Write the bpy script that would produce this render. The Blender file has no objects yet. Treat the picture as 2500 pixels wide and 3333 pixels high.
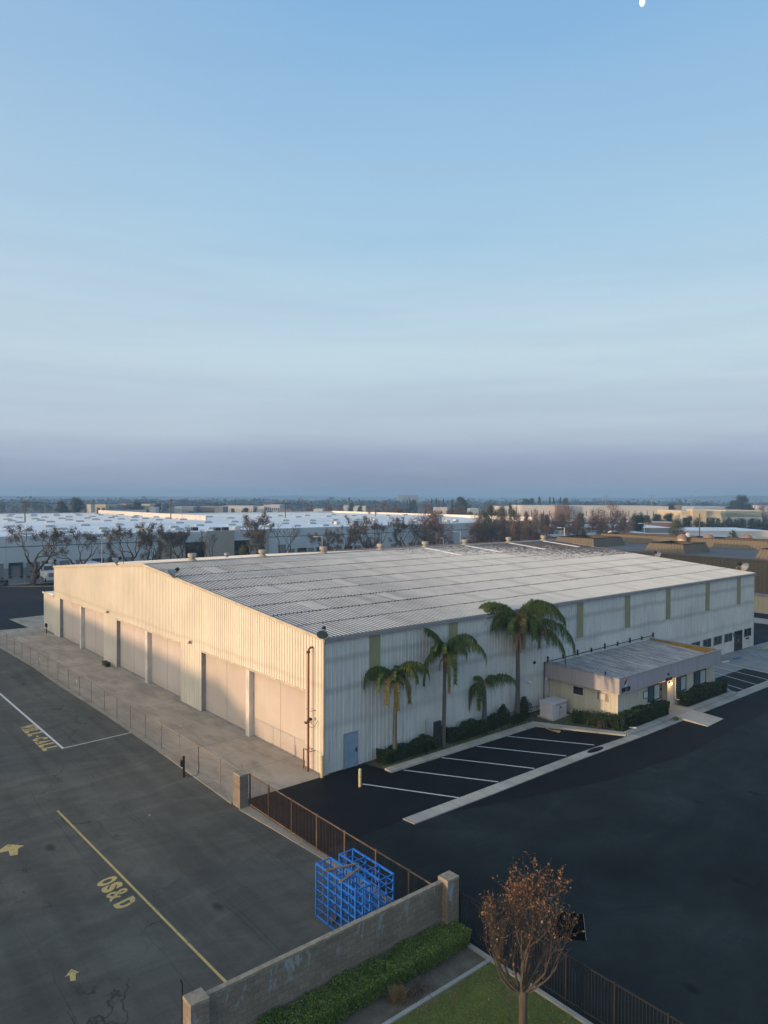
import bpy, bmesh, math, random
import numpy as np
from mathutils import Vector, Matrix
R = math.radians
PI = math.pi
sc = bpy.context.scene
col = sc.collection

# ------------------------------------------------------------------ camera
F, PITCH, ROLL, YAW = 2324.505, -0.0218447, 0.0043206, 0.8728031
CX, CY, CZ = -23.4769, -33.2827, 16.0
W_, H_ = 2500.0, 3333.0
fwd = Vector((math.cos(YAW)*math.cos(PITCH), math.sin(YAW)*math.cos(PITCH), math.sin(PITCH)))
rt = Vector((math.sin(YAW), -math.cos(YAW), 0)); up = rt.cross(fwd)
r2 = rt*math.cos(ROLL) + up*math.sin(ROLL); u2 = -rt*math.sin(ROLL) + up*math.cos(ROLL)
cam_d = bpy.data.cameras.new('camera'); cam = bpy.data.objects.new('camera', cam_d); col.objects.link(cam)
cam.matrix_world = Matrix(((r2.x, u2.x, -fwd.x, CX), (r2.y, u2.y, -fwd.y, CY), (r2.z, u2.z, -fwd.z, CZ), (0, 0, 0, 1)))
cam_d.sensor_fit = 'VERTICAL'; cam_d.sensor_height = 36; cam_d.lens = 36*F/H_
cam_d.clip_end = 20000; cam_d.clip_start = 0.5
sc.camera = cam
FX, FY = math.cos(YAW), math.sin(YAW); RX, RY = math.sin(YAW), -math.cos(YAW)

def at(px, D):
    """ground point at survey bearing px and forward distance D (metres)"""
    s = (px-1250)/F*D
    return CX+FX*D+RX*s, CY+FY*D+RY*s
def zt(px, py, D):
    """height seen at bearing px, row py at distance D"""
    hy = 1615.7 + (px-1250)*0.00432
    return CZ - (py-hy)*D/F
def onY(px, Y):
    dx, dy = at(px, 1.0)[0]-CX, at(px, 1.0)[1]-CY
    t = (Y-CY)/dy
    return CX+dx*t, Y, t

# ------------------------------------------------------------------ materials
MATS = {}
def _n(nt, t, **k):
    n = nt.nodes.new(t)
    for a, b in k.items(): setattr(n, a, b)
    return n
def newmat(name):
    m = bpy.data.materials.new(name); m.use_nodes = True
    nt = m.node_tree; b = nt.nodes['Principled BSDF']; MATS[name] = m
    return m, nt, b
def setp(b, **k):
    for a, v in k.items(): b.inputs[a].default_value = v
def C4(c): return (c[0], c[1], c[2], 1)
def pos(nt, scale=(1, 1, 1), rot=(0, 0, 0)):
    g = _n(nt, 'ShaderNodeNewGeometry'); mp = _n(nt, 'ShaderNodeMapping')
    mp.inputs['Scale'].default_value = scale; mp.inputs['Rotation'].default_value = rot
    nt.links.new(g.outputs['Position'], mp.inputs['Vector']); return mp.outputs['Vector']
def noise(nt, vec, scale, detail=4, rough=.55, dist=0):
    n = _n(nt, 'ShaderNodeTexNoise'); n.inputs['Scale'].default_value = scale
    n.inputs['Detail'].default_value = detail; n.inputs['Roughness'].default_value = rough
    n.inputs['Distortion'].default_value = dist
    nt.links.new(vec, n.inputs['Vector']); return n.outputs['Fac']
def ramp(nt, fac, stops, interp='LINEAR'):
    r = _n(nt, 'ShaderNodeValToRGB'); r.color_ramp.interpolation = interp
    while len(r.color_ramp.elements) < len(stops): r.color_ramp.elements.new(.5)
    for e, (p, c) in zip(r.color_ramp.elements, stops):
        e.position = p; e.color = C4(c) if hasattr(c, '__len__') else (c, c, c, 1)
    nt.links.new(fac, r.inputs['Fac']); return r.outputs['Color']
def mix(nt, a, b, fac, mode='MIX'):
    m = _n(nt, 'ShaderNodeMix', data_type='RGBA', blend_type=mode)
    for s, v in ((m.inputs[6], a), (m.inputs[7], b), (m.inputs[0], fac)):
        if hasattr(v, 'links') or isinstance(v, bpy.types.NodeSocket): nt.links.new(v, s)
        elif hasattr(v, '__len__'): s.default_value = C4(v)
        else: s.default_value = v
    return m.outputs[2]
def math_(nt, op, a, b=None, c=None):
    m = _n(nt, 'ShaderNodeMath', operation=op)
    for i, v in enumerate((a, b, c)):
        if v is None: continue
        if isinstance(v, bpy.types.NodeSocket): nt.links.new(v, m.inputs[i])
        else: m.inputs[i].default_value = v
    return m.outputs[0]
def bump(nt, b, h, strength=.3, dist=.02):
    n = _n(nt, 'ShaderNodeBump'); n.inputs['Strength'].default_value = strength; n.inputs['Distance'].default_value = dist
    nt.links.new(h, n.inputs['Height']); nt.links.new(n.outputs['Normal'], b.inputs['Normal'])
def sepxyz(nt):
    g = _n(nt, 'ShaderNodeNewGeometry'); s = _n(nt, 'ShaderNodeSeparateXYZ')
    nt.links.new(g.outputs['Position'], s.inputs[0]); return s.outputs

def pm(name, c, rough=.75, var=.2, scale=1.5, stretch=(1, 1, 1), metal=0, bmp=0, fine=0, spec=.4):
    """painted / plain surface: colour with soft mottling and optional fine grain"""
    m, nt, b = newmat(name); setp(b, Roughness=rough, Metallic=metal); b.inputs['Specular IOR Level'].default_value = spec
    v = pos(nt, stretch)
    f = noise(nt, v, scale, 5)
    dk = [x*(1-var) for x in c]; lt = [min(1, x*(1+var*.6)) for x in c]
    cc = ramp(nt, f, [(.3, dk), (.7, lt)])
    if fine:
        f2 = noise(nt, pos(nt), 40, 3); cc = mix(nt, cc, ramp(nt, f2, [(.35, 1-fine), (.65, 1+fine*.3)]), 1.0, 'MULTIPLY')
    nt.links.new(cc, b.inputs['Base Color'])
    if bmp: bump(nt, b, noise(nt, pos(nt), 30, 4), bmp)
    return m

def asphalt(name, c, patch, crack=True, tint=(1, 1, 1), track=(0.9, .07, 1), rough=.9, spots=True, joints=False):
    m, nt, b = newmat(name); setp(b, Roughness=rough); b.inputs['Specular IOR Level'].default_value = .3 if joints else .13
    big = noise(nt, pos(nt), .09, 5, .6)
    tr = noise(nt, pos(nt, track), .9, 4, .6, .4)
    gr = noise(nt, pos(nt), 9, 6, .7)
    fg = noise(nt, pos(nt), 60, 2, .8)
    cc = ramp(nt, big, [(.32, [x*(1-patch) for x in c]), (.68, [x*(1+patch) for x in c])])
    cc = mix(nt, cc, ramp(nt, tr, [(.35, .74), (.62, 1.14)]), .8, 'MULTIPLY')
    sw = noise(nt, pos(nt, (.5, 1.0, 1), (0, 0, .5)), .35, 5, .7, 1.6)
    cc = mix(nt, cc, ramp(nt, sw, [(.38, .80), (.52, 1.0), (.66, 1.28)]), .9, 'MULTIPLY')
    cc = mix(nt, cc, ramp(nt, gr, [(.3, .82), (.7, 1.15)]), .7, 'MULTIPLY')
    cc = mix(nt, cc, ramp(nt, fg, [(.3, .75), (.7, 1.3)]), .6, 'MULTIPLY')
    if spots:
        vo = _n(nt, 'ShaderNodeTexVoronoi', feature='F1'); vo.inputs['Scale'].default_value = .42
        w = _n(nt, 'ShaderNodeVectorMath', operation='ADD')
        nz = _n(nt, 'ShaderNodeTexNoise'); nz.inputs['Scale'].default_value = 6
        g = pos(nt, (1, .55, 1)); nt.links.new(g, nz.inputs['Vector'])
        sc_ = _n(nt, 'ShaderNodeVectorMath', operation='SCALE'); sc_.inputs['Scale'].default_value = .12
        nt.links.new(nz.outputs['Color'], sc_.inputs[0]); nt.links.new(g, w.inputs[0]); nt.links.new(sc_.outputs[0], w.inputs[1])
        nt.links.new(w.outputs[0], vo.inputs['Vector'])
        gate = math_(nt, 'GREATER_THAN', _sepc(nt, vo.outputs['Color']), .3)
        sp = math_(nt, 'MULTIPLY', ramp(nt, vo.outputs['Distance'], [(.055, 1), (.11, 0)]), gate)
        cc = mix(nt, cc, [x*.25 for x in c], math_(nt, 'MULTIPLY', sp, .8))
    if crack:
        vo = _n(nt, 'ShaderNodeTexVoronoi', feature='DISTANCE_TO_EDGE'); vo.inputs['Scale'].default_value = .11
        nz = _n(nt, 'ShaderNodeTexNoise'); nz.inputs['Scale'].default_value = .8; nz.inputs['Detail'].default_value = 8
        g = pos(nt, (1, .6, 1)); nt.links.new(g, nz.inputs['Vector'])
        sc_ = _n(nt, 'ShaderNodeVectorMath', operation='SCALE'); sc_.inputs['Scale'].default_value = 3.0
        w = _n(nt, 'ShaderNodeVectorMath', operation='ADD')
        nt.links.new(nz.outputs['Color'], sc_.inputs[0]); nt.links.new(g, w.inputs[0]); nt.links.new(sc_.outputs[0], w.inputs[1])
        nt.links.new(w.outputs[0], vo.inputs['Vector'])
        ln = ramp(nt, vo.outputs['Distance'], [(.0, 1), (.006, 0)])
        msk = ramp(nt, noise(nt, pos(nt), .16, 2), [(.46, 0), (.56, 1)])
        cc = mix(nt, cc, [x*.3 for x in c], math_(nt, 'MULTIPLY', ln, msk))
    if joints:
        s_ = sepxyz(nt); wob = math_(nt, 'MULTIPLY', noise(nt, pos(nt, (1, .5, 1)), .5, 5, .6), .7)
        for off, per, a in ((0, 3.3, .55), (1.1, 9.0, .4)):
            fr = math_(nt, 'PINGPONG', math_(nt, 'ADD', math_(nt, 'ADD', s_[0], wob), off), per/2)
            msk = ramp(nt, noise(nt, pos(nt, (1, .4, 1)), .3, 3), [(.42, 0), (.5, 1)])
            cc = mix(nt, cc, [x*.35 for x in c], math_(nt, 'MULTIPLY', math_(nt, 'MULTIPLY', ramp(nt, fr, [(.0, 1), (.035, 0)]), msk), a))
    cc = mix(nt, cc, tint, 1.0, 'MULTIPLY')
    nt.links.new(cc, b.inputs['Base Color']); bump(nt, b, fg, .25, .01)
    return m
def _sepc(nt, colr):
    s = _n(nt, 'ShaderNodeSeparateColor'); nt.links.new(colr, s.inputs[0]); return s.outputs[0]

def concrete(name, c, jx=0, jy=0, stain=.35, ox=0, oy=0):
    m, nt, b = newmat(name); setp(b, Roughness=.88); b.inputs['Specular IOR Level'].default_value = .3
    f = noise(nt, pos(nt), .35, 6, .6); st = noise(nt, pos(nt, (1, .25, 1)), 1.2, 5, .65, .5); g = noise(nt, pos(nt), 14, 5, .7)
    cc = ramp(nt, f, [(.3, [x*.78 for x in c]), (.7, [x*1.12 for x in c])])
    cc = mix(nt, cc, ramp(nt, st, [(.3, 1-stain), (.55, 1)]), 1.0, 'MULTIPLY')
    cc = mix(nt, cc, ramp(nt, g, [(.3, .88), (.7, 1.08)]), 1.0, 'MULTIPLY')
    s = sepxyz(nt); lines = None
    for ax, j, o in ((0, jx, ox), (1, jy, oy)):
        if not j: continue
        wob = math_(nt, 'MULTIPLY', noise(nt, pos(nt), .7, 4), .12)
        p = math_(nt, 'ADD', math_(nt, 'ADD', s[ax], wob), o)
        fr = math_(nt, 'PINGPONG', p, j/2)
        l = math_(nt, 'LESS_THAN', fr, .022)
        lines = l if lines is None else math_(nt, 'MAXIMUM', lines, l)
    if lines is not None: cc = mix(nt, cc, [x*.35 for x in c], math_(nt, 'MULTIPLY', lines, .75))
    nt.links.new(cc, b.inputs['Base Color']); bump(nt, b, g, .2, .01)
    return m

def siding(name, c, dirt, bands=(), axis=0, streak=.25, rough=.55):
    """ribbed sheet paint: vertical run marks, weathering and soft horizontal soiled bands"""
    m, nt, b = newmat(name); setp(b, Roughness=rough); b.inputs['Specular IOR Level'].default_value = .35
    st = noise(nt, pos(nt, (1.7, 1.7, .12)), 2.2, 5, .7); bg = noise(nt, pos(nt, (1, 1, 1.2)), .22, 5, .6)
    sp = noise(nt, pos(nt, (6, 6, 1.2)), 2.5, 4, .7)
    cc = ramp(nt, bg, [(.3, [x*.86 for x in c]), (.7, [x*1.06 for x in c])])
    cc = mix(nt, cc, dirt, math_(nt, 'MULTIPLY', ramp(nt, st, [(.48, 0), (.75, 1)]), streak), 'MIX')
    cc = mix(nt, cc, dirt, math_(nt, 'MULTIPLY', ramp(nt, sp, [(.62, 0), (.72, 1)]), .35), 'MIX')
    s = sepxyz(nt)
    for z, w, a in bands:
        wob = math_(nt, 'MULTIPLY', math_(nt, 'SUBTRACT', noise(nt, pos(nt, (1, 1, .3)), .5, 4), .5), .45)
        d = math_(nt, 'ABSOLUTE', math_(nt, 'SUBTRACT', math_(nt, 'ADD', s[2], wob), z))
        k = ramp(nt, math_(nt, 'DIVIDE', d, w), [(.2, 1), (1, 0)])
        cc = mix(nt, cc, dirt, math_(nt, 'MULTIPLY', k, a))
    nt.links.new(cc, b.inputs['Base Color'])
    return m

def leafmat(name, stops, trans=.3, rough=.6):
    m, nt, b = newmat(name); setp(b, Roughness=rough); b.inputs['Specular IOR Level'].default_value = .3
    g = _n(nt, 'ShaderNodeNewGeometry'); f = noise(nt, pos(nt), .9, 3)
    k = math_(nt, 'ADD', math_(nt, 'MULTIPLY', g.outputs['Random Per Island'], .65), math_(nt, 'MULTIPLY', f, .4))
    cc = ramp(nt, k, stops); nt.links.new(cc, b.inputs['Base Color'])
    t = _n(nt, 'ShaderNodeBsdfTranslucent'); nt.links.new(cc, t.inputs['Color'])
    ms = _n(nt, 'ShaderNodeMixShader'); ms.inputs[0].default_value = trans
    nt.links.new(b.outputs[0], ms.inputs[1]); nt.links.new(t.outputs[0], ms.inputs[2])
    nt.links.new(ms.outputs[0], nt.nodes['Material Output'].inputs['Surface'])
    return m
def emis(name, c, s):
    m, nt, b = newmat(name); setp(b, Roughness=.5); b.inputs['Emission Color'].default_value = C4(c); b.inputs['Emission Strength'].default_value = s
    b.inputs['Base Color'].default_value = C4(c); return m

# ------------------------------------------------------------------ mesh builder
class MB:
    def __init__(s): s.v = []; s.f = []; s.c = []
    def add(s, vs, fs):
        s.c.append((len(s.v), len(s.f))); k = len(s.v); s.v += [tuple(p) for p in vs]; s.f += [tuple(i+k for i in f) for f in fs]; return s
    def box(s, x0, x1, y0, y1, z0, z1):
        if x0 > x1: x0, x1 = x1, x0
        if y0 > y1: y0, y1 = y1, y0
        return s.add([(x0,y0,z0),(x1,y0,z0),(x1,y1,z0),(x0,y1,z0),(x0,y0,z1),(x1,y0,z1),(x1,y1,z1),(x0,y1,z1)],
                     [(3,2,1,0),(4,5,6,7),(0,1,5,4),(1,2,6,5),(2,3,7,6),(3,0,4,7)])
    def obox(s, c, sx, sy, z0, z1, a):
        ca, sa = math.cos(a), math.sin(a); q = []
        for z in (z0, z1):
            for x, y in ((-sx,-sy),(sx,-sy),(sx,sy),(-sx,sy)):
                q.append((c[0]+ca*x/2-sa*y/2, c[1]+sa*x/2+ca*y/2, z))
        return s.add(q, [(3,2,1,0),(4,5,6,7),(0,1,5,4),(1,2,6,5),(2,3,7,6),(3,0,4,7)])
    def prism(s, poly, z0, z1):
        n = len(poly); t = z1 if hasattr(z1, '__len__') else [z1]*n
        vs = [(x, y, z0) for x, y in poly]+[(x, y, t[i]) for i, (x, y) in enumerate(poly)]
        return s.add(vs, [tuple(range(n-1, -1, -1)), tuple(range(n, 2*n))]+[(i, (i+1) % n, n+(i+1) % n, n+i) for i in range(n)])
    def poly(s, pts): return s.add(pts, [tuple(range(len(pts)))])
    def path(s, pts, rad, n=6, cap=True):
        P = [Vector(p) for p in pts]; rs = rad if hasattr(rad, '__len__') else [rad]*len(P)
        s.c.append((len(s.v), len(s.f))); k0 = len(s.v); ref = None
        for i, p in enumerate(P):
            d = (P[min(i+1, len(P)-1)]-P[max(i-1, 0)]); d = d.normalized() if d.length > 1e-9 else Vector((0, 0, 1))
            if ref is None: ref = Vector((1, 0, 0)) if abs(d.x) < .8 else Vector((0, 1, 0))
            a = d.cross(ref).normalized(); b = d.cross(a).normalized(); ref = -b if False else ref
            for j in range(n):
                t = 2*PI*j/n; q = p+a*math.cos(t)*rs[i]+b*math.sin(t)*rs[i]; s.v.append(tuple(q))
        for i in range(len(P)-1):
            for j in range(n):
                a0 = k0+i*n+j; a1 = k0+i*n+(j+1) % n; s.f.append((a0, a0+n, a1+n, a1))
        if cap:
            s.f.append(tuple(k0+j for j in range(n))); s.f.append(tuple(k0+(len(P)-1)*n+j for j in range(n-1, -1, -1)))
        return s
    def lathe(s, prof, c, n=16, M=None):
        s.c.append((len(s.v), len(s.f))); k0 = len(s.v)
        for r, z in prof:
            for j in range(n):
                t = 2*PI*j/n; q = Vector((r*math.cos(t), r*math.sin(t), z))
                if M is not None: q = M @ q
                s.v.append((c[0]+q.x, c[1]+q.y, c[2]+q.z))
        for i in range(len(prof)-1):
            for j in range(n):
                a0 = k0+i*n+j; a1 = k0+i*n+(j+1) % n; s.f.append((a0, a1, a1+n, a0+n))
        return s
    def grid(s, f, nu, nv):
        k = len(s.v)
        for i in range(nu+1):
            for j in range(nv+1): s.v.append(tuple(f(i/nu, j/nv)))
        for i in range(nu):
            for j in range(nv):
                a = k+i*(nv+1)+j; s.f.append((a, a+nv+1, a+nv+2, a+1))
        return s
    def builds(s, name, m, parent=None, **k):
        out = []; C_ = s.c+[(len(s.v), len(s.f))]
        for (v0, f0), (v1, f1) in zip(C_[:-1], C_[1:]):
            q = MB(); q.v = s.v[v0:v1]; q.f = [tuple(i-v0 for i in f) for f in s.f[f0:f1]]; out.append(q.build(name, m, parent, **k))
        return out
    def build(s, name, m, parent=None, smooth=False, bevel=0, **props):
        me = bpy.data.meshes.new(name); v = s.v
        if parent is not None:
            o = root_loc(parent); v = [(x-o[0], y-o[1], z-o[2]) for x, y, z in v]
        me.from_pydata(v, [], s.f); me.validate(); me.update()
        me.materials.append(MATS[m] if isinstance(m, str) else m)
        if smooth: me.polygons.foreach_set('use_smooth', [True]*len(me.polygons))
        ob = bpy.data.objects.new(name, me); col.objects.link(ob)
        if parent is not None: ob.parent = parent
        if bevel:
            md = ob.modifiers.new('bevel', 'BEVEL'); md.width = bevel; md.segments = 2; md.limit_method = 'ANGLE'
        for k, x in props.items(): ob[k] = x
        return ob
def root_loc(o):
    p = Vector((0, 0, 0))
    while o is not None: p += Vector(o.location); o = o.parent
    return p
def thing(name, label, cat, loc=(0, 0, 0), group=None):
    o = bpy.data.objects.new(name, None); col.objects.link(o); o.location = loc; o.empty_display_size = .3
    o['label'] = label; o['category'] = cat
    if group: o['group'] = group
    return o
KIDS = {}
def dup(src, loc=None, rz=0, sc_=1, label=None, group=None, parent=None, vis=None):
    c = src.copy(); col.objects.link(c)
    if parent is not None: c.parent = parent
    if loc is not None: c.location = loc
    if parent is None:
        c.rotation_euler = (0, 0, rz); c.scale = (sc_, sc_, sc_) if not hasattr(sc_, '__len__') else sc_
    if label: c['label'] = label
    if group: c['group'] = group
    for ch in list(src.children): dup(ch, parent=c)
    return c
def struct(mb, name, m, **k):
    o = mb.build(name, m, **k); o['kind'] = 'structure'; return o
def tag(o, label, cat, group=None):
    o['label'] = label; o['category'] = cat
    if group: o['group'] = group
    return o

def leaves(name, P, size, m, parent=None, rng=None, asp=.55, flat=0, droop=0, rel=True, tri=False):
    """cloud of small leaf faces at points P (n,3) with random tilt"""
    n = len(P); rs = np.random.RandomState(rng or 1)
    nrm = rs.normal(size=(n, 3)); nrm[:, 2] = nrm[:, 2]+flat
    nrm /= np.linalg.norm(nrm, axis=1)[:, None]
    a = rs.normal(size=(n, 3)); a[:, 2] -= droop; a -= (a*nrm).sum(1)[:, None]*nrm; a /= np.linalg.norm(a, axis=1)[:, None]
    b = np.cross(nrm, a); s = (size*(.6+.8*rs.rand(n)))[:, None]
    P = np.asarray(P, float)
    if parent is not None and rel: P = P-np.array(root_loc(parent))[None]
    if tri:
        V = np.stack([P-b*s*asp*.5, P+b*s*asp*.5, P+a*s], 1); k = 3
    else:
        V = np.stack([P-a*s*.5, P+b*s*asp*.5, P+a*s*.5, P-b*s*asp*.5], 1); k = 4
    me = bpy.data.meshes.new(name); me.vertices.add(n*k); me.vertices.foreach_set('co', V.reshape(-1))
    me.loops.add(n*k); me.loops.foreach_set('vertex_index', np.arange(n*k, dtype=np.int32))
    me.polygons.add(n); me.polygons.foreach_set('loop_start', np.arange(0, n*k, k, dtype=np.int32))
    me.update(calc_edges=True); me.materials.append(MATS[m])
    ob = bpy.data.objects.new(name, me); col.objects.link(ob)
    if parent is not None: ob.parent = parent
    return ob

def ribs_x(mb, axis, a0, a1, z0, z1, off, sgn, pitch=.3, rib=.05, d=.040):
    """ribbed sheet in a vertical plane. axis 'y': plane x=off running along y; axis 'x': plane y=off. z0,z1 may be functions"""
    f0 = z0 if callable(z0) else (lambda t: z0); f1 = z1 if callable(z1) else (lambda t: z1)
    n = max(1, int(round((a1-a0)/pitch))); p = (a1-a0)/n; pts = []
    for i in range(n):
        t = a0+i*p
        pts += [(t, 0), (t+p-rib*1.75, 0), (t+p-rib*1.5, d), (t+p-rib*.25, d)]
    pts.append((a1, 0)); k = len(mb.v)
    for t, o in pts:
        q = off+sgn*o
        for z in (f0(t), f1(t)): mb.v.append((q, t, z) if axis == 'y' else (t, q, z))
    for i in range(len(pts)-1):
        a = k+2*i; mb.f.append((a, a+1, a+3, a+2))
    return mb

# ------------------------------------------------------------------ palette
asphalt('asphalt_yard', (.083, .081, .069), .15, joints=True)
asphalt('asphalt_lot', (.014, .0195, .0205), .45, crack=False, track=(.35, .25, 1), rough=.8)
asphalt('asphalt_sealed', (.0065, .0075, .0095), .25, crack=False, track=(.3, .6, 1), rough=.75, spots=False)
asphalt('asphalt_far', (.02, .0225, .026), .2, crack=False, spots=False)
concrete('concrete_apron', (.37, .325, .265), jx=0, jy=5.2, stain=.32, oy=1.6)
concrete('concrete_kerb', (.42, .40, .35), jx=3.1, stain=.25)
concrete('concrete_curb_yard', (.30, .275, .23), jy=3.0, stain=.35)
concrete('concrete_pad', (.27, .28, .28), jx=4.4, jy=4.0, stain=.3)
concrete('concrete_walk', (.33, .33, .31), jx=2.6, stain=.25)
concrete('concrete_court', (.22, .22, .215), jx=6, jy=6)
def worn(name, c, under, th):
    m, nt, b = newmat(name); setp(b, Roughness=.8); b.inputs['Specular IOR Level'].default_value = .2
    a = noise(nt, pos(nt), 7, 6, .75); l = noise(nt, pos(nt), .8, 3)
    k = ramp(nt, math_(nt, 'ADD', a, math_(nt, 'MULTIPLY', math_(nt, 'SUBTRACT', l, .5), .5)), [(th, 0), (th+.09, 1)])
    cc = mix(nt, ramp(nt, noise(nt, pos(nt), 2, 4), [(.3, [x*.85 for x in c]), (.7, c)]), under, math_(nt, 'MULTIPLY', k, .75)); nt.links.new(cc, b.inputs['Base Color'])
worn('paint_white', (.62, .63, .62), (.12, .12, .12), .60)
pm('paint_yellow', (.46, .36, .13), .75, .3, 3)
worn('paint_cream_text', (.54, .40, .16), (.09, .085, .07), .56)
pm('paint_blue', (.05, .14, .36), .7, .3, 4)
siding('siding_front', (.71, .66, .56), (.42, .35, .26), ((5.1, .22, .25),), streak=.22)
siding('siding_side', (.60, .615, .60), (.25, .26, .255), ((6.55, .3, .42), (4.78, .3, .42), (2.75, .35, .25)), streak=.55)
siding('siding_office', (.50, .49, .42), (.22, .21, .17), streak=.5)
siding('fascia_paint', (.34, .33, .36), (.19, .18, .20), streak=.5)
siding('siding_brown', (.10, .08, .055), (.055, .045, .03), streak=.3)
siding('siding_cream', (.45, .40, .28), (.3, .25, .17), streak=.3)
siding('screen_brown', (.135, .11, .075), (.08, .065, .045), streak=.25)
pm('trim_cream', (.50, .44, .35), .6, .2, 2, (1, 1, .3))
pm('trim_grey', (.26, .26, .28), .6, .25, 2)
pm('trim_blue', (.25, .28, .33), .6, .2, 2)
pm('post_paint', (.60, .57, .53), .6, .25, 2.5, (1, 1, .4))
siding('door_panel', (.50, .44, .395), (.42, .36, .32), ((.30, .45, .4),), streak=.4, rough=.7)
siding('door_panel_grey', (.52, .46, .43), (.36, .32, .29), ((.30, .45, .4),), streak=.45, rough=.7)
pm('seam_dark', (.20, .18, .16), .8, .2, 3)
pm('door_blue', (.22, .32, .43), .5, .12, 1.5)
pm('lite_olive', (.27, .27, .15), .45, .2, 1.2, (3, 3, .5))
pm('black', (.012, .012, .014), .5, .2, 4)
pm('mat_rubber', (.0012, .0015, .002), 1.0, .2, 2, spec=.02)
pm('black_metal', (.009, .008, .008), .6, .4, 6)
pm('dark_rubber', (.02, .02, .02), .8, .3, 6)
pm('rust', (.15, .095, .055), .75, .5, 5, (1, 1, .4))
pm('rust_dark', (.06, .034, .022), .8, .5, 5)
pm('pipe_red', (.30, .075, .035), .5, .3, 3)
pm('gate_red', (.34, .09, .05), .6, .3, 4)
pm('galv', (.33, .33, .33), .5, .25, 6, metal=.4)
pm('galv_rusty', (.27, .22, .17), .7, .4, 5)
pm('vent_zinc', (.36, .33, .27), .6, .25, 4, (1, 1, .5))
pm('bollard_yellow', (.58, .50, .27), .55, .18, 4)
pm('rack_blue', (.012, .15, .56), .45, .3, 5, spec=.5)
pm('timber', (.19, .145, .10), .85, .4, 4, (1, 8, 1))
pm('soil', (.085, .065, .045), .95, .45, 3, fine=.3)
pm('soil_grey', (.13, .115, .09), .95, .35, 2.2, fine=.3)
pm('bark', (.085, .07, .055), .95, .4, 6, (1, 1, .3))
pm('bark_dark', (.075, .058, .048), .95, .4, 4, (1, 1, .3))
pm('palm_bark', (.11, .10, .09), .95, .35, 3, (1, 1, 6))
pm('dead_frond', (.30, .20, .12), .9, .4, 5, (3, 3, .5))
pm('cabinet', (.56, .555, .60), .55, .08, 1.5)
pm('wall_white', (.50, .54, .56), .8, .1, .25, (1, 1, 2))
pm('wall_base_grey', (.28, .28, .28), .8, .1, .5)
pm('wall_beige', (.36, .33, .265), .8, .1, .3)
pm('dock_grey', (.20, .20, .195), .7, .15, .6, (1, 1, 4))
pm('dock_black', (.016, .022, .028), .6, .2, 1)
pm('stripe_green', (.04, .11, .11), .6, .1, 1)
pm('roof_white', (.74, .78, .82), .55, .14, .08, (1, 1.6, 1), fine=.03)
pm('roof_white_warm', (.86, .82, .78), .6, .1, .08, fine=.03)
pm('roof_dusty', (.42, .42, .43), .6, .2, .15)
pm('skylight_dome', (.42, .45, .48), .35, .15, .5)
pm('truck_white', (.62, .64, .66), .3, .06, 1)
pm('truck_chrome', (.30, .24, .25), .3, .3, 8, metal=.5)
pm('glass_dark', (.012, .016, .02), .12, .1, 1, spec=.6)
pm('glass_blue', (.05, .09, .12), .15, .2, 1.2, spec=.6)
pm('blind', (.36, .40, .40), .7, .12, 2, (1, 1, 12))
pm('far_cream', (.56, .46, .30), .8, .1, .1)
pm('far_cream_light', (.62, .56, .44), .8, .08, .1)
pm('far_white', (.60, .57, .53), .8, .1, .05)
pm('far_green', (.21, .25, .20), .8, .1, .1)
pm('far_blue', (.32, .40, .45), .7, .15, .05)
pm('far_brown', (.22, .13, .09), .8, .2, .1)
pm('far_grey', (.20, .22, .24), .8, .15, .1)
pm('far_window', (.05, .07, .09), .3, .2, .2)
pm('copper', (.27, .165, .125), .5, .2, 1)
pm('wood_pole', (.10, .065, .045), .9, .3, 2, (1, 1, .3))
pm('cardboard_tan', (.36, .26, .16), .85, .2, 3)
pm('sign_white', (.55, .55, .55), .6, .1, 3)
pm('sign_red', (.40, .02, .03), .5, .1, 3)
pm('sign_blue', (.01, .02, .32), .5, .1, 3)
pm('sign_yellow', (.62, .50, .02), .5, .1, 3)
pm('letters_black', (.006, .004, .012), .5, .1, 3)
pm('yellow_inner', (.30, .19, .035), .7, .2, 1.5)
pm('pole_white', (.60, .58, .53), .5, .1, 3)
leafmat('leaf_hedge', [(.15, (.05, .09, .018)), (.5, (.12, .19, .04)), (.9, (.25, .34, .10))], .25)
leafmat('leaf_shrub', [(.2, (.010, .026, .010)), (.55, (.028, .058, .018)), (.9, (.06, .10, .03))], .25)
leafmat('leaf_palm', [(.15, (.02, .05, .016)), (.5, (.055, .105, .024)), (.85, (.15, .19, .035))], .35)
leafmat('leaf_palm_old', [(.15, (.04, .05, .015)), (.5, (.10, .095, .025)), (.85, (.19, .15, .045))], .3)
leafmat('leaf_autumn', [(.12, (.07, .03, .02)), (.4, (.18, .085, .045)), (.62, (.32, .14, .065)), (.8, (.42, .26, .10)), (.95, (.50, .16, .14))], .35)
leafmat('leaf_dead', [(.2, (.08, .065, .052)), (.6, (.14, .105, .08)), (.9, (.22, .17, .12))], .25)
leafmat('leaf_dark', [(.2, (.014, .024, .016)), (.6, (.032, .048, .028)), (.9, (.06, .075, .04))], .2)
leafmat('leaf_olive', [(.2, (.05, .055, .02)), (.6, (.10, .105, .035)), (.9, (.17, .16, .06))], .3)
leafmat('leaf_brown', [(.2, (.10, .062, .045)), (.6, (.17, .105, .075)), (.9, (.26, .17, .11))], .25)
leafmat('grass_blade', [(.1, (.05, .08, .018)), (.5, (.13, .18, .035)), (.9, (.34, .28, .10))], .3)
leafmat('straw', [(.2, (.20, .14, .07)), (.8, (.38, .28, .15))], .3)

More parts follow.
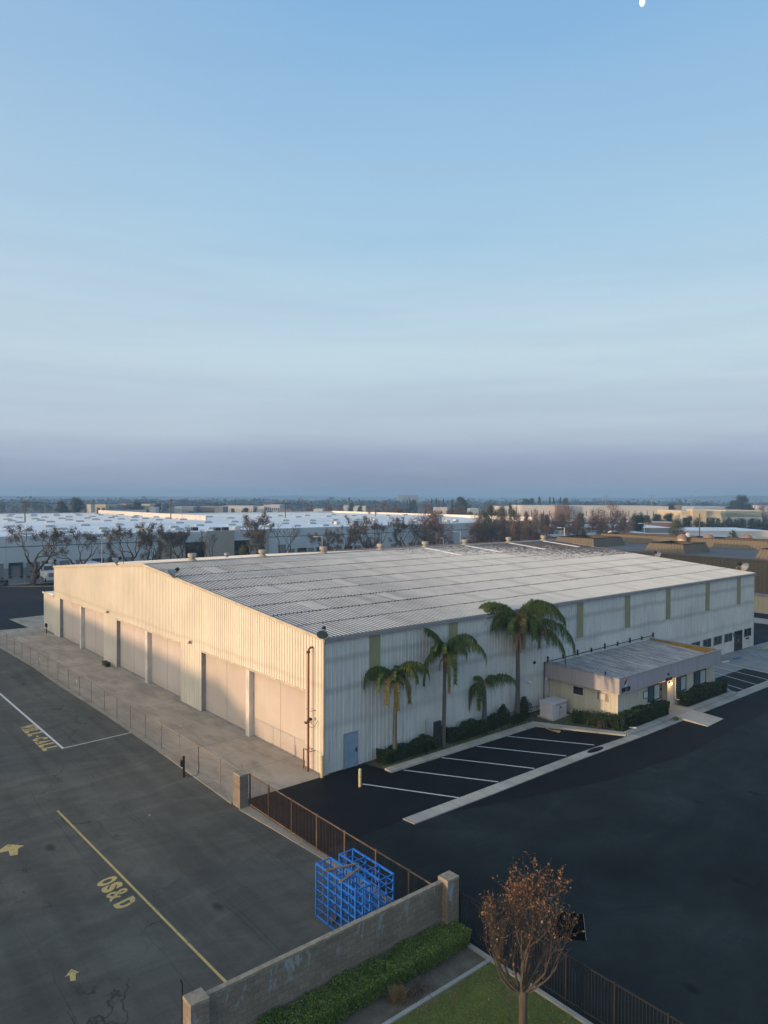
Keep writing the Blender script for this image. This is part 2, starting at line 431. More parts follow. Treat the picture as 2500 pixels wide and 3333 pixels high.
# roof sheet: white paint, dirty, with stained field near the ridge at the far end
LX_ = 56.7
def roofmat():
    m, nt, b = newmat('roof_sheet'); setp(b, Roughness=.6); b.inputs['Specular IOR Level'].default_value = .35
    s = sepxyz(nt)
    bg = noise(nt, pos(nt), .12, 5, .6); st = noise(nt, pos(nt, (2.2, .25, 1)), 1.6, 5, .7); rn = noise(nt, pos(nt, (.35, 2.5, 1)), 1.0, 4, .7)
    c = ramp(nt, bg, [(.3, (.49, .49, .47)), (.7, (.64, .635, .60))])
    c = mix(nt, c, (.15, .16, .20), math_(nt, 'MULTIPLY', ramp(nt, st, [(.45, 0), (.72, 1)]), .35))
    # grime lying in the pans between the ribs
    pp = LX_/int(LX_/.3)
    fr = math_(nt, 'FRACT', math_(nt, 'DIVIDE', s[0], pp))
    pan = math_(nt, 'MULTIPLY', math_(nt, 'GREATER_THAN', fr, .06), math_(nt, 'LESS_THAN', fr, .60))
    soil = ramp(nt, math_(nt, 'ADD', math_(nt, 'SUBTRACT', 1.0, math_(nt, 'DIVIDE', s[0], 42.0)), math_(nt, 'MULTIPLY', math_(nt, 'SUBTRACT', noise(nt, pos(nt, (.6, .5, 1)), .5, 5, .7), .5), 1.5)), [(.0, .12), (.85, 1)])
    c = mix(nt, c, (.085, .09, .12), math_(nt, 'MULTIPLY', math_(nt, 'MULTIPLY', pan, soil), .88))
    c = mix(nt, c, (.26, .25, .26), math_(nt, 'MULTIPLY', ramp(nt, rn, [(.5, 0), (.7, 1)]), .5))
    # sheet to sheet differences
    fx = math_(nt, 'FLOOR', math_(nt, 'DIVIDE', s[0], .94)); fy = math_(nt, 'FLOOR', math_(nt, 'DIVIDE', s[1], 2.95))
    cb = _n(nt, 'ShaderNodeCombineXYZ'); nt.links.new(fx, cb.inputs[0]); nt.links.new(fy, cb.inputs[1])
    wn = _n(nt, 'ShaderNodeTexWhiteNoise', noise_dimensions='2D'); nt.links.new(cb.outputs[0], wn.inputs['Vector'])
    sheetv = ramp(nt, wn.outputs['Value'], [(0, .86), (.25, .96), (.8, 1.02), (1, 1.04)])
    # whiter towards the far end
    w = ramp(nt, math_(nt, 'ADD', math_(nt, 'DIVIDE', s[0], 56.7), math_(nt, 'MULTIPLY', noise(nt, pos(nt), .1, 3), .3)), [(.30, 0), (.75, 1)])
    c = mix(nt, c, (.60, .59, .56), math_(nt, 'MULTIPLY', w, .65))
    c = mix(nt, c, sheetv, 1.0, 'MULTIPLY')
    # peeling dark field: sheet rows above y=14.6 on the ridge side, x>30
    fl = noise(nt, pos(nt, (.7, 2.2, 1)), 2.2, 5, .75)
    xx = math_(nt, 'DIVIDE', math_(nt, 'SUBTRACT', s[0], 24), 33)
    yy = math_(nt, 'DIVIDE', math_(nt, 'SUBTRACT', s[1], 14.6), 12)
    amt = math_(nt, 'ADD', math_(nt, 'MULTIPLY', xx, .75), math_(nt, 'MULTIPLY', yy, .45))
    yg = math_(nt, 'GREATER_THAN', s[1], 14.55)
    # field reaches down to the y=20.4 seam before x=39
    yb = math_(nt, 'MAXIMUM', math_(nt, 'GREATER_THAN', s[0], 38.5), math_(nt, 'GREATER_THAN', s[1], 20.4))
    k = ramp(nt, math_(nt, 'ADD', fl, math_(nt, 'MULTIPLY', math_(nt, 'SUBTRACT', amt, .60), .34)), [(.49, 0), (.54, 1)])
    k = math_(nt, 'MULTIPLY', math_(nt, 'MULTIPLY', k, yg), yb)
    edge = math_(nt, 'GREATER_THAN', s[0], 27)
    c = mix(nt, c, (.035, .022, .026), math_(nt, 'MULTIPLY', math_(nt, 'MULTIPLY', k, edge), .92))
    nt.links.new(c, b.inputs['Base Color'])
roofmat()
pm('roof_seam', (.03, .026, .03), .8, .5, 3)
pm('roof_lite', (.47, .45, .44), .6, .12, 1)
m_, nt_, b_ = newmat('roof_office'); setp(b_, Roughness=.6); b_.inputs['Specular IOR Level'].default_value = .25
s_ = sepxyz(nt_); f_ = math_(nt_, 'FRACT', math_(nt_, 'DIVIDE', math_(nt_, 'SUBTRACT', s_[0], 20.42), .3)); rb_ = math_(nt_, 'GREATER_THAN', f_, .70)
a_ = noise(nt_, pos(nt_, (1, .6, 1)), .5, 5, .7); k_ = ramp(nt_, noise(nt_, pos(nt_, (2.5, .35, 1)), 1.2, 5, .7), [(.4, .25), (.62, 1)])
c_ = ramp(nt_, a_, [(.35, (.075, .09, .125)), (.7, (.22, .235, .26))])
c_ = mix(nt_, c_, (.50, .51, .53), math_(nt_, 'MULTIPLY', rb_, k_)); nt_.links.new(c_, b_.inputs['Base Color'])
m_, nt_, b_ = newmat('roof_brown_bldg'); setp(b_, Roughness=.9); b_.inputs['Specular IOR Level'].default_value = .08
s_ = sepxyz(nt_); q_ = math_(nt_, 'LESS_THAN', math_(nt_, 'PINGPONG', s_[0], .45), .16); q2_ = math_(nt_, 'LESS_THAN', math_(nt_, 'PINGPONG', s_[1], 1.6), .12)
c_ = ramp(nt_, noise(nt_, pos(nt_, (1, .3, 1)), .35, 5, .7), [(.3, (.075, .085, .10)), (.7, (.15, .155, .165))])
c_ = mix(nt_, c_, (.27, .27, .27), math_(nt_, 'MULTIPLY', math_(nt_, 'MAXIMUM', q_, q2_), .45)); nt_.links.new(c_, b_.inputs['Base Color'])

def blockmat():
    m, nt, b = newmat('block_wall'); setp(b, Roughness=.92); b.inputs['Specular IOR Level'].default_value = .2
    br = _n(nt, 'ShaderNodeTexBrick'); s = sepxyz(nt); cmb = _n(nt, 'ShaderNodeCombineXYZ')
    xy = math_(nt, 'ADD', s[0], s[1]); nt.links.new(xy, cmb.inputs[0]); nt.links.new(s[2], cmb.inputs[1])
    nt.links.new(cmb.outputs[0], br.inputs['Vector'])
    br.inputs['Scale'].default_value = 1; br.inputs['Brick Width'].default_value = .4; br.inputs['Row Height'].default_value = .2
    br.inputs['Mortar Size'].default_value = .006; br.inputs['Mortar Smooth'].default_value = .3
    br.inputs['Color1'].default_value = C4((.20, .165, .135)); br.inputs['Color2'].default_value = C4((.25, .21, .17)); br.inputs['Mortar'].default_value = C4((.12, .10, .085))
    g = noise(nt, pos(nt), 12, 6, .75); bg = noise(nt, pos(nt), .8, 4)
    c = mix(nt, br.outputs['Color'], ramp(nt, g, [(.3, .7), (.7, 1.2)]), .9, 'MULTIPLY')
    c = mix(nt, c, ramp(nt, bg, [(.3, .8), (.7, 1.1)]), .9, 'MULTIPLY')
    # pale blue efflorescence running down from the cap
    st = noise(nt, pos(nt, (1, 1, .45)), 2.6, 5, .7, .6); st2 = noise(nt, pos(nt), .9, 3)
    zz = ramp(nt, math_(nt, 'DIVIDE', s[2], 2.2), [(.50, 0), (.66, 1), (.90, 1), (.95, 0)])
    k = math_(nt, 'MULTIPLY', math_(nt, 'MULTIPLY', ramp(nt, st, [(.545, 0), (.62, 1)]), zz), ramp(nt, st2, [(.38, 0), (.46, 1)]))
    c = mix(nt, c, (.29, .36, .38), math_(nt, 'MULTIPLY', k, .7))
    nt.links.new(c, b.inputs['Base Color']); bump(nt, b, g, .5, .02)
blockmat()
pm('block_cap', (.30, .26, .20), .9, .3, 6, fine=.2, bmp=.3)

def chainmat():
    m, nt, b = newmat('chain_link'); setp(b, Roughness=.6); b.inputs['Base Color'].default_value = (.16, .15, .14, 1)
    s = sepxyz(nt); al = None
    for sg in (1, -1):
        q = math_(nt, 'ADD', s[1], math_(nt, 'MULTIPLY', s[2], sg))
        l = math_(nt, 'LESS_THAN', math_(nt, 'PINGPONG', q, .04), .0035)
        al = l if al is None else math_(nt, 'MAXIMUM', al, l)
    nt.links.new(al, b.inputs['Alpha'])
chainmat()

def grassmat():
    m, nt, b = newmat('lawn_base'); setp(b, Roughness=.95)
    f = noise(nt, pos(nt), 1.3, 5, .65); g = noise(nt, pos(nt), 22, 4, .7)
    c = ramp(nt, f, [(.32, (.20, .15, .07)), (.44, (.10, .125, .03)), (.6, (.13, .17, .03)), (.75, (.19, .20, .05))])
    c = mix(nt, c, ramp(nt, g, [(.3, .55), (.7, 1.3)]), .9, 'MULTIPLY')
    nt.links.new(c, b.inputs['Base Color']); bump(nt, b, g, .6, .03)
grassmat()

# ================================================================== GROUND
def sheet(name, poly, z, m):
    mb = MB(); mb.poly([(x, y, z) for x, y in poly]); return struct(mb, name, m)
def rect(x0, x1, y0, y1): return [(x0, y0), (x1, y0), (x1, y1), (x0, y1)]
pm('ground_far', (.075, .068, .055), .95, .35, .01)
g = MB(); B = 9000
for r in (rect(-B, B, -B, 106), rect(-B, -60, 106, 118), rect(175, B, 106, 118), rect(-B, B, 118, B)):
    g.poly([(x, y, -.02) for x, y in r])
struct(g, 'ground', 'ground_far')
sheet('asphalt_yard', [(-140, -40), (-14.9, -40), (-14.9, -14.9), (-5.0, -14.9), (-5.4, -7.7), (-5.72, -3.0), (-5.92, -.2), (-5.80, 8.3), (-5.84, 19.5), (-6.1, 30), (-6.05, 38), (-6.5, 49), (-6.9, 60), (-140, 60)], 0, 'asphalt_yard')
sheet('parking_lot', [(-5.36, -.12), (-5.3, -60), (74.5, -60), (71.6, 5), (72.0, 58), (56.5, 58), (56.5, .2), (0, .2), (0, -.12)], 0, 'asphalt_lot')
sheet('rear_road', [(-140, 60), (72.0, 58), (230, 58), (230, 90), (12.5, 98.6), (4.8, 103.9), (-140, 112)], .002, 'asphalt_far')
sheet('side_road', [(75.2, -60), (80.4, -60), (80.4, 58), (75.2, 58)], .0, 'asphalt_far')
struct(MB().prism([(71.6, -60), (75.2, -60), (75.2, 58), (71.6, 58)], -.01, .1), 'verge_kerb', 'concrete_kerb')
sheet('fresh_seal_strip', [(2.85, -.33), (3.22, -1.6), (3.25, -2.22), (16.35, -2.28), (19.4, -7.0), (14.6, -7.1), (0.45, -7.1), (-.15, -7.1), (-5.2, -7.2), (-5.2, -.2), (1.4, -.15)], .004, 'asphalt_sealed')
sheet('fresh_seal_drive', [(2, -7.98), (14, -7.98), (19.6, -8.12), (56, -8.5), (60, -11.2), (40, -10.9), (28, -11.2), (20, -11.6), (12, -10.8), (7, -9.4)], .004, 'asphalt_sealed')
sheet('concrete_apron', [(-5.30, -.12), (0.35, -.12), (0.35, 57.4), (3.0, 57.6), (2.8, 68.3), (-1.6, 67.8), (-1.15, 59.9), (-4.2, 60.2), (-6.3, 60), (-6.05, 48), (-5.6, 30), (-5.2, 10)], .006, 'concrete_apron')
struct(MB().prism([(-5.36, -.1), (-5.90, -.1), (-5.78, 8.3), (-5.80, 19.5), (-6.05, 30), (-6.0, 38), (-6.45, 49), (-6.9, 61), (-6.0, 61), (-5.75, 48), (-5.5, 33), (-5.3, 15), (-5.2, 5)], -.01, .045), 'yard_kerb', 'concrete_curb_yard')
struct(MB().prism([(-5.92, -.95), (-5.30, -.95), (-5.2, -14.9), (-5.33, -14.9), (-5.5, -7.7), (-5.70, -4.1)], -.01, .035), 'gate_track_kerb', 'concrete_curb_yard')
struct(MB().prism([(-.20, -7.08), (-.12, -7.85), (5.4, -7.94), (14, -7.95), (20.2, -8.1), (20.2, -7.5), (14.6, -7.25), (6.2, -7.15)], -.01, .05), 'drainage_swale', 'concrete_kerb')
struct(MB().prism([(20.2, -8.1), (20.2, -7.52), (60, -7.52), (60, -8.15)], -.01, .03), 'gutter', 'concrete_walk')
struct(MB().prism([(19.55, -7.5), (36.0, -7.5), (36.0, -6.95), (19.9, -6.95)], -.01, .14), 'sidewalk', 'concrete_walk')
struct(MB().prism([(26.2, -6.95), (28.75, -6.95), (28.75, -5.2), (26.2, -5.2)], -.01, .135), 'entrance_path', 'concrete_walk')
struct(MB().prism([(36.0, -7.5), (60, -7.5), (60, -7.3), (36.0, -7.3)], -.01, .06), 'lot_kerb', 'concrete_kerb')
struct(MB().prism([(3.22, -1.62), (3.24, -2.22), (16.42, -2.28), (19.5, -7.35), (19.9, -6.95), (16.95, -1.62)], -.01, .12), 'planter_kerb', 'concrete_kerb')
sheet('planter_bed', [(2.85, -.02), (3.2, -1.64), (16.95, -1.6), (19.9, -6.97), (26.2, -6.97), (26.2, -5.8), (20.9, -5.8), (20.9, -.02)], .05, 'soil')
sheet('planter_bed', [(28.75, -6.97), (36.0, -6.97), (36.0, -5.8), (28.75, -5.8)], .05, 'soil')
sheet('concrete_pad', [(35.2, -.02), (56.7, -.02), (62, -.1), (62, -7.3), (45.1, -7.3), (45.25, -3.95), (39.4, -3.95), (36.0, -7.2), (35.2, -6.9)], .008, 'concrete_pad')
# truck court in front of the far docks, falling to the doors
ct = MB(); ct.poly([(-60, 106, -.015), (175, 106, -.015), (175, 118, -1.0), (-60, 118, -1.0)]); struct(ct, 'truck_court', 'concrete_court')
ct = MB(); ct.poly([(-60, 106, -.015), (-60, 118, -1.0), (-60, 118, -.015)]); ct.poly([(175, 106, -.015), (175, 118, -1.0), (175, 118, -.015)]); struct(ct, 'truck_court_side', 'concrete_court')
sheet('truck_apron', [(-60, 112), (4.8, 104.4), (12.5, 99.2), (175, 90.5), (175, 106), (-60, 106.0)], -.008, 'concrete_court')
struct(MB().prism([(-60, 108.9), (4.8, 103.9), (12.5, 98.6), (230, 90), (230, 90.6), (12.7, 99.8), (5, 105.2), (-60, 110)], -.01, .12), 'far_verge', 'soil_grey')

# parking stripes and painted marks (thin paint sheets on the paving)
def stripe(a, b, w, z, m, name='parking_stripe'):
    d = Vector((b[0]-a[0], b[1]-a[1])); L = d.length; d /= L; n = Vector((-d.y, d.x))*w/2; ns = max(1, int(L/1.2)); mb = MB()
    rr = random.Random(int(a[0]*77+b[1]*31))
    P = []
    for i in range(ns+1):
        c = Vector(a)+d*(L*i/ns); j = (rr.random()-.5)*w*.14
        P.append((c+n*(1+j), c-n*(1-j)))
    for i in range(ns):
        mb.poly([(*P[i][0], z), (*P[i+1][0], z), (*P[i+1][1], z), (*P[i][1], z)][::-1])
    return struct(mb, name, m)
for k in range(6):
    a = (.96+3.12*k+(.0 if k else 0), -2.36); e = [(3.79, -7.05), (7.03, -7.0), (10.2, -7.03), (13.35, -7.0), (16.4, -7.02)]
for a, b in (((.96, -2.39), (3.79, -7.05)), ((4.07, -2.33), (7.03, -7.0)), ((7.2, -2.32), (10.2, -7.03)), ((10.35, -2.32), (13.37, -7.0)), ((13.36, -2.32), (16.4, -6.98))):
    stripe(a, b, .11, .010, 'paint_white')
for a, b in (((46.25, -1.55), (44.9, -7.2)), ((44.0, -1.6), (42.65, -7.15)), ((41.9, -1.7), (40.15, -7.25)), ((39.4, -1.9), (37.65, -7.2))):
    stripe(a, b, .10, .014, 'paint_white')
stripe((-10.19, 13.95), (-10.44, 34.0), .15, .004, 'paint_white', 'bay_line'); stripe((-10.25, 14.0), (-5.62, 14.28), .10, .0085, 'paint_white', 'bay_line')
stripe((-13.06, 4.8), (-12.45, -14.9), .10, .004, 'paint_cream_text', 'bay_line')
for a, b in (((52.1, -.3), (51.1, -1.6)), ((53.6, -.4), (50.9, -2.6)), ((53.4, -1.5), (50.3, -4.1)), ((56.3, -1.0), (52.4, -4.6)), ((50.3, -4.1), (52.4, -4.6))):
    stripe(a, b, .09, .014, 'paint_blue', 'accessible_bay_line')
for k, P in enumerate((((-16.5, 1.95), (-15.83, 2.55), (-15.28, 1.92), (-15.55, 1.82), (-15.72, 1.22), (-16.0, 1.30), (-15.95, 1.85)),
                       ((-16.53, -8.62), (-16.24, -8.33), (-16.09, -8.66), (-16.2, -8.68), (-16.3, -9.02), (-16.45, -8.95), (-16.38, -8.63)))):
    mb = MB(); mb.poly([(x, y, .004) for x, y in P][::-1]); struct(mb, 'painted_arrow', 'paint_cream_text')

def glyph(ch, bold=.02, space=1.0):
    cu = bpy.data.curves.new('t', 'FONT'); cu.body = ch; cu.size = 1; cu.offset = bold; cu.resolution_u = 4
    ob = bpy.data.objects.new('t', cu); col.objects.link(ob)
    me = bpy.data.meshes.new_from_object(ob)
    V = [tuple(v.co) for v in me.vertices]; Fc = [tuple(p.vertices) for p in me.polygons]
    bpy.data.objects.remove(ob); bpy.data.curves.remove(cu); bpy.data.meshes.remove(me)
    xs = [v[0] for v in V]; ys = [v[1] for v in V]; x0, x1, y0, y1 = min(xs), max(xs), min(ys), max(ys)
    return [((v[0]-x0)/(x1-x0), (v[1]-y0)/(y1-y0)) for v in V], Fc
def ground_word(word, x0, x1, y0, y1, z, m, gap=.2, widths=None, serif=False, slant=0):
    """letters run towards -y, tops towards +x"""
    widths = widths or {}; tot = sum(widths.get(c, 1) for c in word)+gap*(len(word)-1); u = (y0-y1)/tot; t = 0; mb = MB()
    for c in word:
        w = widths.get(c, 1)
        if c != ' ':
            V, Fc = glyph(c, .06 if c != '&' else .018)
            hy0, hy1 = (0.42, .56) if c == '-' else (0, 1)
            P = [(x0+(hy0+q[1]*(hy1-hy0))*(x1-x0), y0-(t+q[0]*w + slant*(q[1]-.5))*u, z) for q in V]
            mb.add(P, Fc)
            if serif and c in 'ILA':
                s0 = (t-.06, t+w+.02) if c != 'L' else (t-.1, t+w*.55)
                if c == 'I': s0 = (t-.28, t+w+.28)
                for lo, hi in ((0, .1), (.9, 1.0)):
                    if c == 'L' and lo == 0: continue
                    if c == 'A' and lo > 0: continue
                    mb.poly([(x0+lo*(x1-x0), y0-s0[0]*u, z+.003), (x0+hi*(x1-x0), y0-s0[0]*u, z+.003), (x0+hi*(x1-x0), y0-s0[1]*u, z+.003), (x0+lo*(x1-x0), y0-s0[1]*u, z+.003)][::-1])
        t += w+gap
    return struct(mb, 'painted_lettering', m)
ground_word('WILL-CALL', -11.28, -10.36, 20.35, 14.25, .004, 'paint_cream_text', .32, {'I': .3, '-': .55, 'W': 1.25}, True)
ground_word('OS& D', -13.84, -12.98, -3.28, -5.85, .004, 'paint_cream_text', .16, {' ': .2, '&': 1.25}, False, -.3)

# ================================================================== MAIN WAREHOUSE
LX, WY, EAVE, RIDGE, HALF = 56.7, 53.2, 7.86, 10.08, 26.6
SL = (RIDGE-EAVE)/HALF
def rz(y): return EAVE+SL*(HALF-abs(y-HALF))
wh = thing('warehouse', 'large cream ribbed metal warehouse with low white gable roof and six big doors', 'warehouse', (0, 0, 0))
OPEN = [(1.82, 15.67), (19.2, 33.3), (36.72, 51.16)]; POSTS = [(8.5, 8.98), (25.87, 26.4), (43.58, 44.05)]; DH = 4.46
fw = MB(); y = 0.0
for a, b in OPEN+[(WY, WY)]:
    if a > y+.05: ribs_x(fw, 'y', y, a, 0.02, rz, 0, -1)
    if b > a: ribs_x(fw, 'y', a, b, DH, rz, 0, -1)
    y = b
fw.build('front_wall', 'siding_front', wh)
sd = MB(); ribs_x(sd, 'x', 0, LX, 0.02, EAVE, 0, -1, pitch=.3, rib=.045, d=.025); sd.build('side_wall', 'siding_side', wh)
MB().box(.03, .06, .1, WY, 0, 4).box(LX-.05, LX, .03, WY, 0, EAVE).prism([(.06, WY-.04), (LX, WY-.04), (LX, WY), (.06, WY)], 0, EAVE).build('rear_wall', 'siding_side', wh) if False else \
    MB().box(LX-.05, LX, .03, WY, 0, EAVE).box(.06, LX-.05, WY-.04, WY, 0, EAVE).add([(LX-.02, 0, EAVE), (LX-.02, WY, EAVE), (LX-.02, HALF, RIDGE)], [(0, 1, 2)]).build('rear_wall', 'siding_side', wh)
# lining behind the front wall above the doors and between them, reveals
rv = MB()
for a, b in OPEN:
    rv.box(.012, .40, a-.06, a-.0, 0, DH); rv.box(.012, .40, b, b+.06, 0, DH); rv.box(.012, .40, a-.06, b+.06, DH, DH+.06)
rv.builds('door_reveal', 'trim_grey', wh)
tr = MB()
for a, b in OPEN:
    tr.box(-.05, .01, a, b, DH-.02, DH+.10)
tr.builds('door_header_trim', 'trim_cream', wh)
for a, b in POSTS:
    MB().box(-.03, .42, a, b, 0, DH-.03).build('door_post', 'post_paint', wh, bevel=.015)
for (a, b), (pa, pb) in zip(OPEN, POSTS):
    for lo, hi in ((a+.02, pa), (pb, b-.02)):
        d = MB().box(.34, .40, lo, hi, .03, DH-.01).build('sliding_door', 'door_panel' if a < 10 else 'door_panel_grey', wh)
        mid = (lo+hi)/2
        MB().box(.333, .341, mid-.012, mid+.012, .05, DH-.1).build('panel_seam', 'seam_dark', d)
        MB().box(.325, .341, lo+.05, hi-.05, .03, .11).build('bottom_rail', 'trim_grey', d)
# corner, rake and eave trim
MB().box(-.045, .07, -.045, .07, 0, EAVE-.02).box(LX-.06, LX+.03, -.04, .06, 0, EAVE-.02).builds('corner_trim', 'trim_cream', wh)
rk = MB()
for y0, y1 in ((-.14, HALF), (HALF, WY+.14)):
    za, zb = rz(max(y0, -.14)), rz(y1) if y1 <= WY else rz(WY)
    za = EAVE-SL*.14 if y0 < 0 else RIDGE; zb = RIDGE if y0 < 0 else EAVE-SL*.14
    for x0, x1 in ((-.13, -.035), (LX+.0, LX+.09)):
        rk.add([(x0, y0, za-.10), (x1, y0, za-.10), (x1, y1, zb-.10), (x0, y1, zb-.10), (x0, y0, za+.085), (x1, y0, za+.085), (x1, y1, zb+.085), (x0, y1, zb+.085)],
               [(3,2,1,0),(4,5,6,7),(0,1,5,4),(1,2,6,5),(2,3,7,6),(3,0,4,7)])
rk.builds('rake_trim', 'trim_cream', wh)
MB().box(-.10, LX+.06, -.20, -.045, EAVE-.20, EAVE-.06).box(-.10, LX+.06, WY+.045, WY+.2, EAVE-.20, EAVE-.06).builds('eave_gutter', 'trim_grey', wh)
# roof: ribbed sheets running up the slope in lapped rows
rf = MB(); rows = [-.12, 2.95, 5.85, 8.7, 11.6, 14.55, 17.5, 20.4, 23.4, HALF]
n = int(LX/.3); p = LX/n; prof = []
for i in range(n): prof += [(i*p, 0), (i*p+.17, 0), (i*p+.205, .042), (i*p+.262, .042)]
prof.append((LX, 0))
for side in (0, 1):
    for r in range(len(rows)-1):
        ya, yb = rows[r], rows[r+1]+(.12 if r < len(rows)-2 else 0)
        k = len(rf.v)
        for x, h in prof:
            for yy, lift in ((ya, .012), (yb, .0)):
                zz = EAVE+SL*yy+h+lift+.03; Y = yy if not side else WY-yy
                rf.v.append((x-.05 if x == 0 else x, Y, zz))
        for i in range(len(prof)-1):
            a = k+2*i; rf.f.append((a, a+2, a+3, a+1) if not side else (a, a+1, a+3, a+2))
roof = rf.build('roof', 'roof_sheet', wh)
MB().box(-.08, LX+.05, HALF-.22, HALF+.22, RIDGE+.05, RIDGE+.095).build('ridge_cap', 'trim_cream', roof)
MB().add([(.06, -.0, EAVE-.03), (LX-.06, 0, EAVE-.03), (LX-.06, HALF, RIDGE-.03), (.06, HALF, RIDGE-.03), (.06, WY, EAVE-.03), (LX-.06, WY, EAVE-.03)], [(0, 1, 2, 3), (3, 2, 5, 4)]).build('roof_deck', 'seam_dark', roof)
rs_ = random.Random(5)
for yy, st in ((2.95, .25), (5.85, 1), (8.7, .9), (11.6, .35), (14.55, 1), (17.5, .3), (20.4, .85), (23.4, .25)):
    mb = MB(); w = .02
    for i, (x, h) in enumerate(prof):
        if i % 4 == 0:
            on = rs_.random() < st*.85*(1 if x < 44 or yy > 14 else .15)*(.9 if x < 30 else .6 if st > .8 else .35)
            w = (.07+rs_.random()*.09*st)*(1-.55*x/LX) if on else .003
        ww = w if i % 4 < 2 else w*.45
        for q in (-ww-.03, .02): mb.v.append((min(max(x, .03), LX-.03), yy+q, EAVE+SL*(yy+q)+h+.052))
    for i in range(len(prof)-1): a = 2*i; mb.f.append((a, a+2, a+3, a+1))
    mb.build('lap_seam', 'roof_seam', roof)
def roof_strip(i0, n_, ya, yb):
    mb = MB(); pr_ = []
    for i in range(i0, i0+n_): pr_ += [(i*p, 0), (i*p+.17, 0), (i*p+.205, .042), (i*p+.262, .042)]
    pr_.append(((i0+n_)*p, 0))
    for x_, h_ in pr_:
        for yy in (ya, yb): mb.v.append((x_, yy, EAVE+SL*yy+h_+.03+.020))
    for i in range(len(pr_)-1): a = 2*i; mb.f.append((a, a+2, a+3, a+1))
    return mb
for k in range(8):
    for (ya, yb) in ((5.98, 8.55), (11.5, 14.4), (20.55, 23.3)):
        x = 3.55+7.2*k + (.0 if ya != 20.55 else .1)
        if x > 50 or (ya == 20.55 and k > 3) or (ya > 10 and ya < 12 and k > 4): continue
        pts = []
        roof_strip(int(round(x/p)), 3 if k % 2 else 4, ya, yb).build('roof_light', 'roof_lite', roof)
for x in (32.55, 38.9, 47.2, 54.0):
    roof_strip(int(round(x/p)), 2, 20.6, 26.3).build('patch_sheet', 'roof_white_warm', roof)
# translucent wall panels
for x, w in ((3.35, .82), (10.07, .82), (17.2, .82), (24.38, .84), (31.28, .82), (38.05, .82), (45.7, .82), (52.55, .88)):
    MB().box(x, x+w, -.036, -.02, 4.86, EAVE-.06).build('translucent_panel', 'lite_olive', wh)
# blue side door
sdr = MB().box(1.46, 2.39, -.06, -.03, .02, 2.04).build('side_door', 'door_blue', wh)
MB().box(1.41, 1.46, -.075, -.02, 0, 2.09).box(2.39, 2.44, -.075, -.02, 0, 2.09).box(1.46, 2.39, -.075, -.02, 2.04, 2.09).build('door_frame', 'trim_blue', sdr)
MB().box(2.29, 2.34, -.10, -.06, .88, 1.12).box(2.22, 2.34, -.12, -.10, .98, 1.02).build('handle', 'black_metal', sdr)
# office strip windows at the far end
for x0, x1 in ((42.94, 44.59), (45.27, 46.9), (47.53, 49.2), (49.83, 51.5), (54.4, 56.03)):
    w = MB().box(x0, x1, -.045, -.028, 1.25, 2.04).build('window', 'glass_dark', wh)
    MB().box(x0-.04, x0, -.07, -.02, 1.2, 2.08).box(x1, x1+.04, -.07, -.02, 1.2, 2.08).box(x0, x1, -.07, -.02, 2.04, 2.08).box(x0, x1, -.07, -.02, 1.21, 1.25).box((x0+x1)/2-.012, (x0+x1)/2+.012, -.06, -.045, 1.25, 2.04).build('window_frame', 'trim_grey', w)
    MB().box(x0-.02, x1+.02, -.05, -.026, .04, 1.19).box((x0+x1)/2-.01, (x0+x1)/2+.01, -.056, -.05, .04, 1.19).build('infill_panel', 'post_paint', wh)
    MB().box(x1+.06, x1+.50, -.052, -.026, 0.03, 2.08).build('pier_panel', 'post_paint', wh)
gd = MB().box(52.1, 53.82, -.05, -.028, .02, 2.03).build('glass_door', 'glass_dark', wh)
MB().box(52.04, 52.1, -.08, -.02, 0, 2.08).box(53.82, 53.88, -.08, -.02, 0, 2.08).box(52.1, 53.82, -.08, -.02, 2.03, 2.08).box(52.94, 52.98, -.065, -.05, .02, 2.03).build('door_frame', 'black_metal', gd)
MB().box(52.82, 52.88, -.11, -.065, .95, 1.2).build('handle', 'galv', gd)
# lean-to at the left end
lt = MB(); ribs_x(lt, 'y', WY, 57.5, 0.15, lambda t: 4.62-.05*(t-WY), 0, -1); lt.box(.02, LX, 57.42, 57.46, .1, 4.4)
lean = lt.build('side_annex', 'siding_front', wh)
MB().prism([(-.12, WY+.02), (LX, WY+.02), (LX, 57.66), (-.12, 57.66)], 4.4, [4.70, 4.70, 4.48, 4.48]).build('annex_roof', 'roof_white_warm', lean)
MB().box(-.16, -.11, WY+.02, 57.7, 4.36, 4.56).build('fascia_board', 'trim_cream', lean)
MB().box(-.06, .3, WY, 57.5, 0, .16).build('plinth', 'concrete_kerb', lean)
MB().box(-.035, .02, WY-.02, WY+.06, 4.7, EAVE-.1).build('corner_strip', 'trim_cream', wh)

# ridge vents
def make_vent():
    t = thing('roof_vent', 'x', 'roof vent')
    MB().lathe([(.46, 0), (.42, .06), (.24, .22), (.24, .36)], (0, 0, 0), 14).build('neck', 'vent_zinc', t, smooth=False)
    MB().lathe([(.24, .34), (.37, .36), (.385, .38), (.385, .66), (.36, .68), (.0, .70)], (0, 0, 0), 18).build('cowl', 'vent_zinc', t)
    return t
V0 = make_vent()
ordn = ['nearest', 'second', 'third', 'fourth', 'fifth', 'sixth', 'seventh', 'farthest']
for k in range(8):
    o = V0 if k == 0 else dup(V0)
    o.location = ((4.4, 11.6, 18.7, 26.3, 33.0, 39.6, 47.7, 54.9)[k], HALF+.05, RIDGE+.07)
    o['label'] = 'grey drum roof vent on the warehouse ridge, %s of the row counted from the left' % (('leftmost',)+tuple(ordn[1:7])+('rightmost',))[k]
    o['group'] = 'drum vents along the warehouse ridge'
t = thing('turbine_vent', 'round silver dome vent just behind the warehouse ridge', 'roof vent', (14.0, 38.5, rz(38.5)+.05))
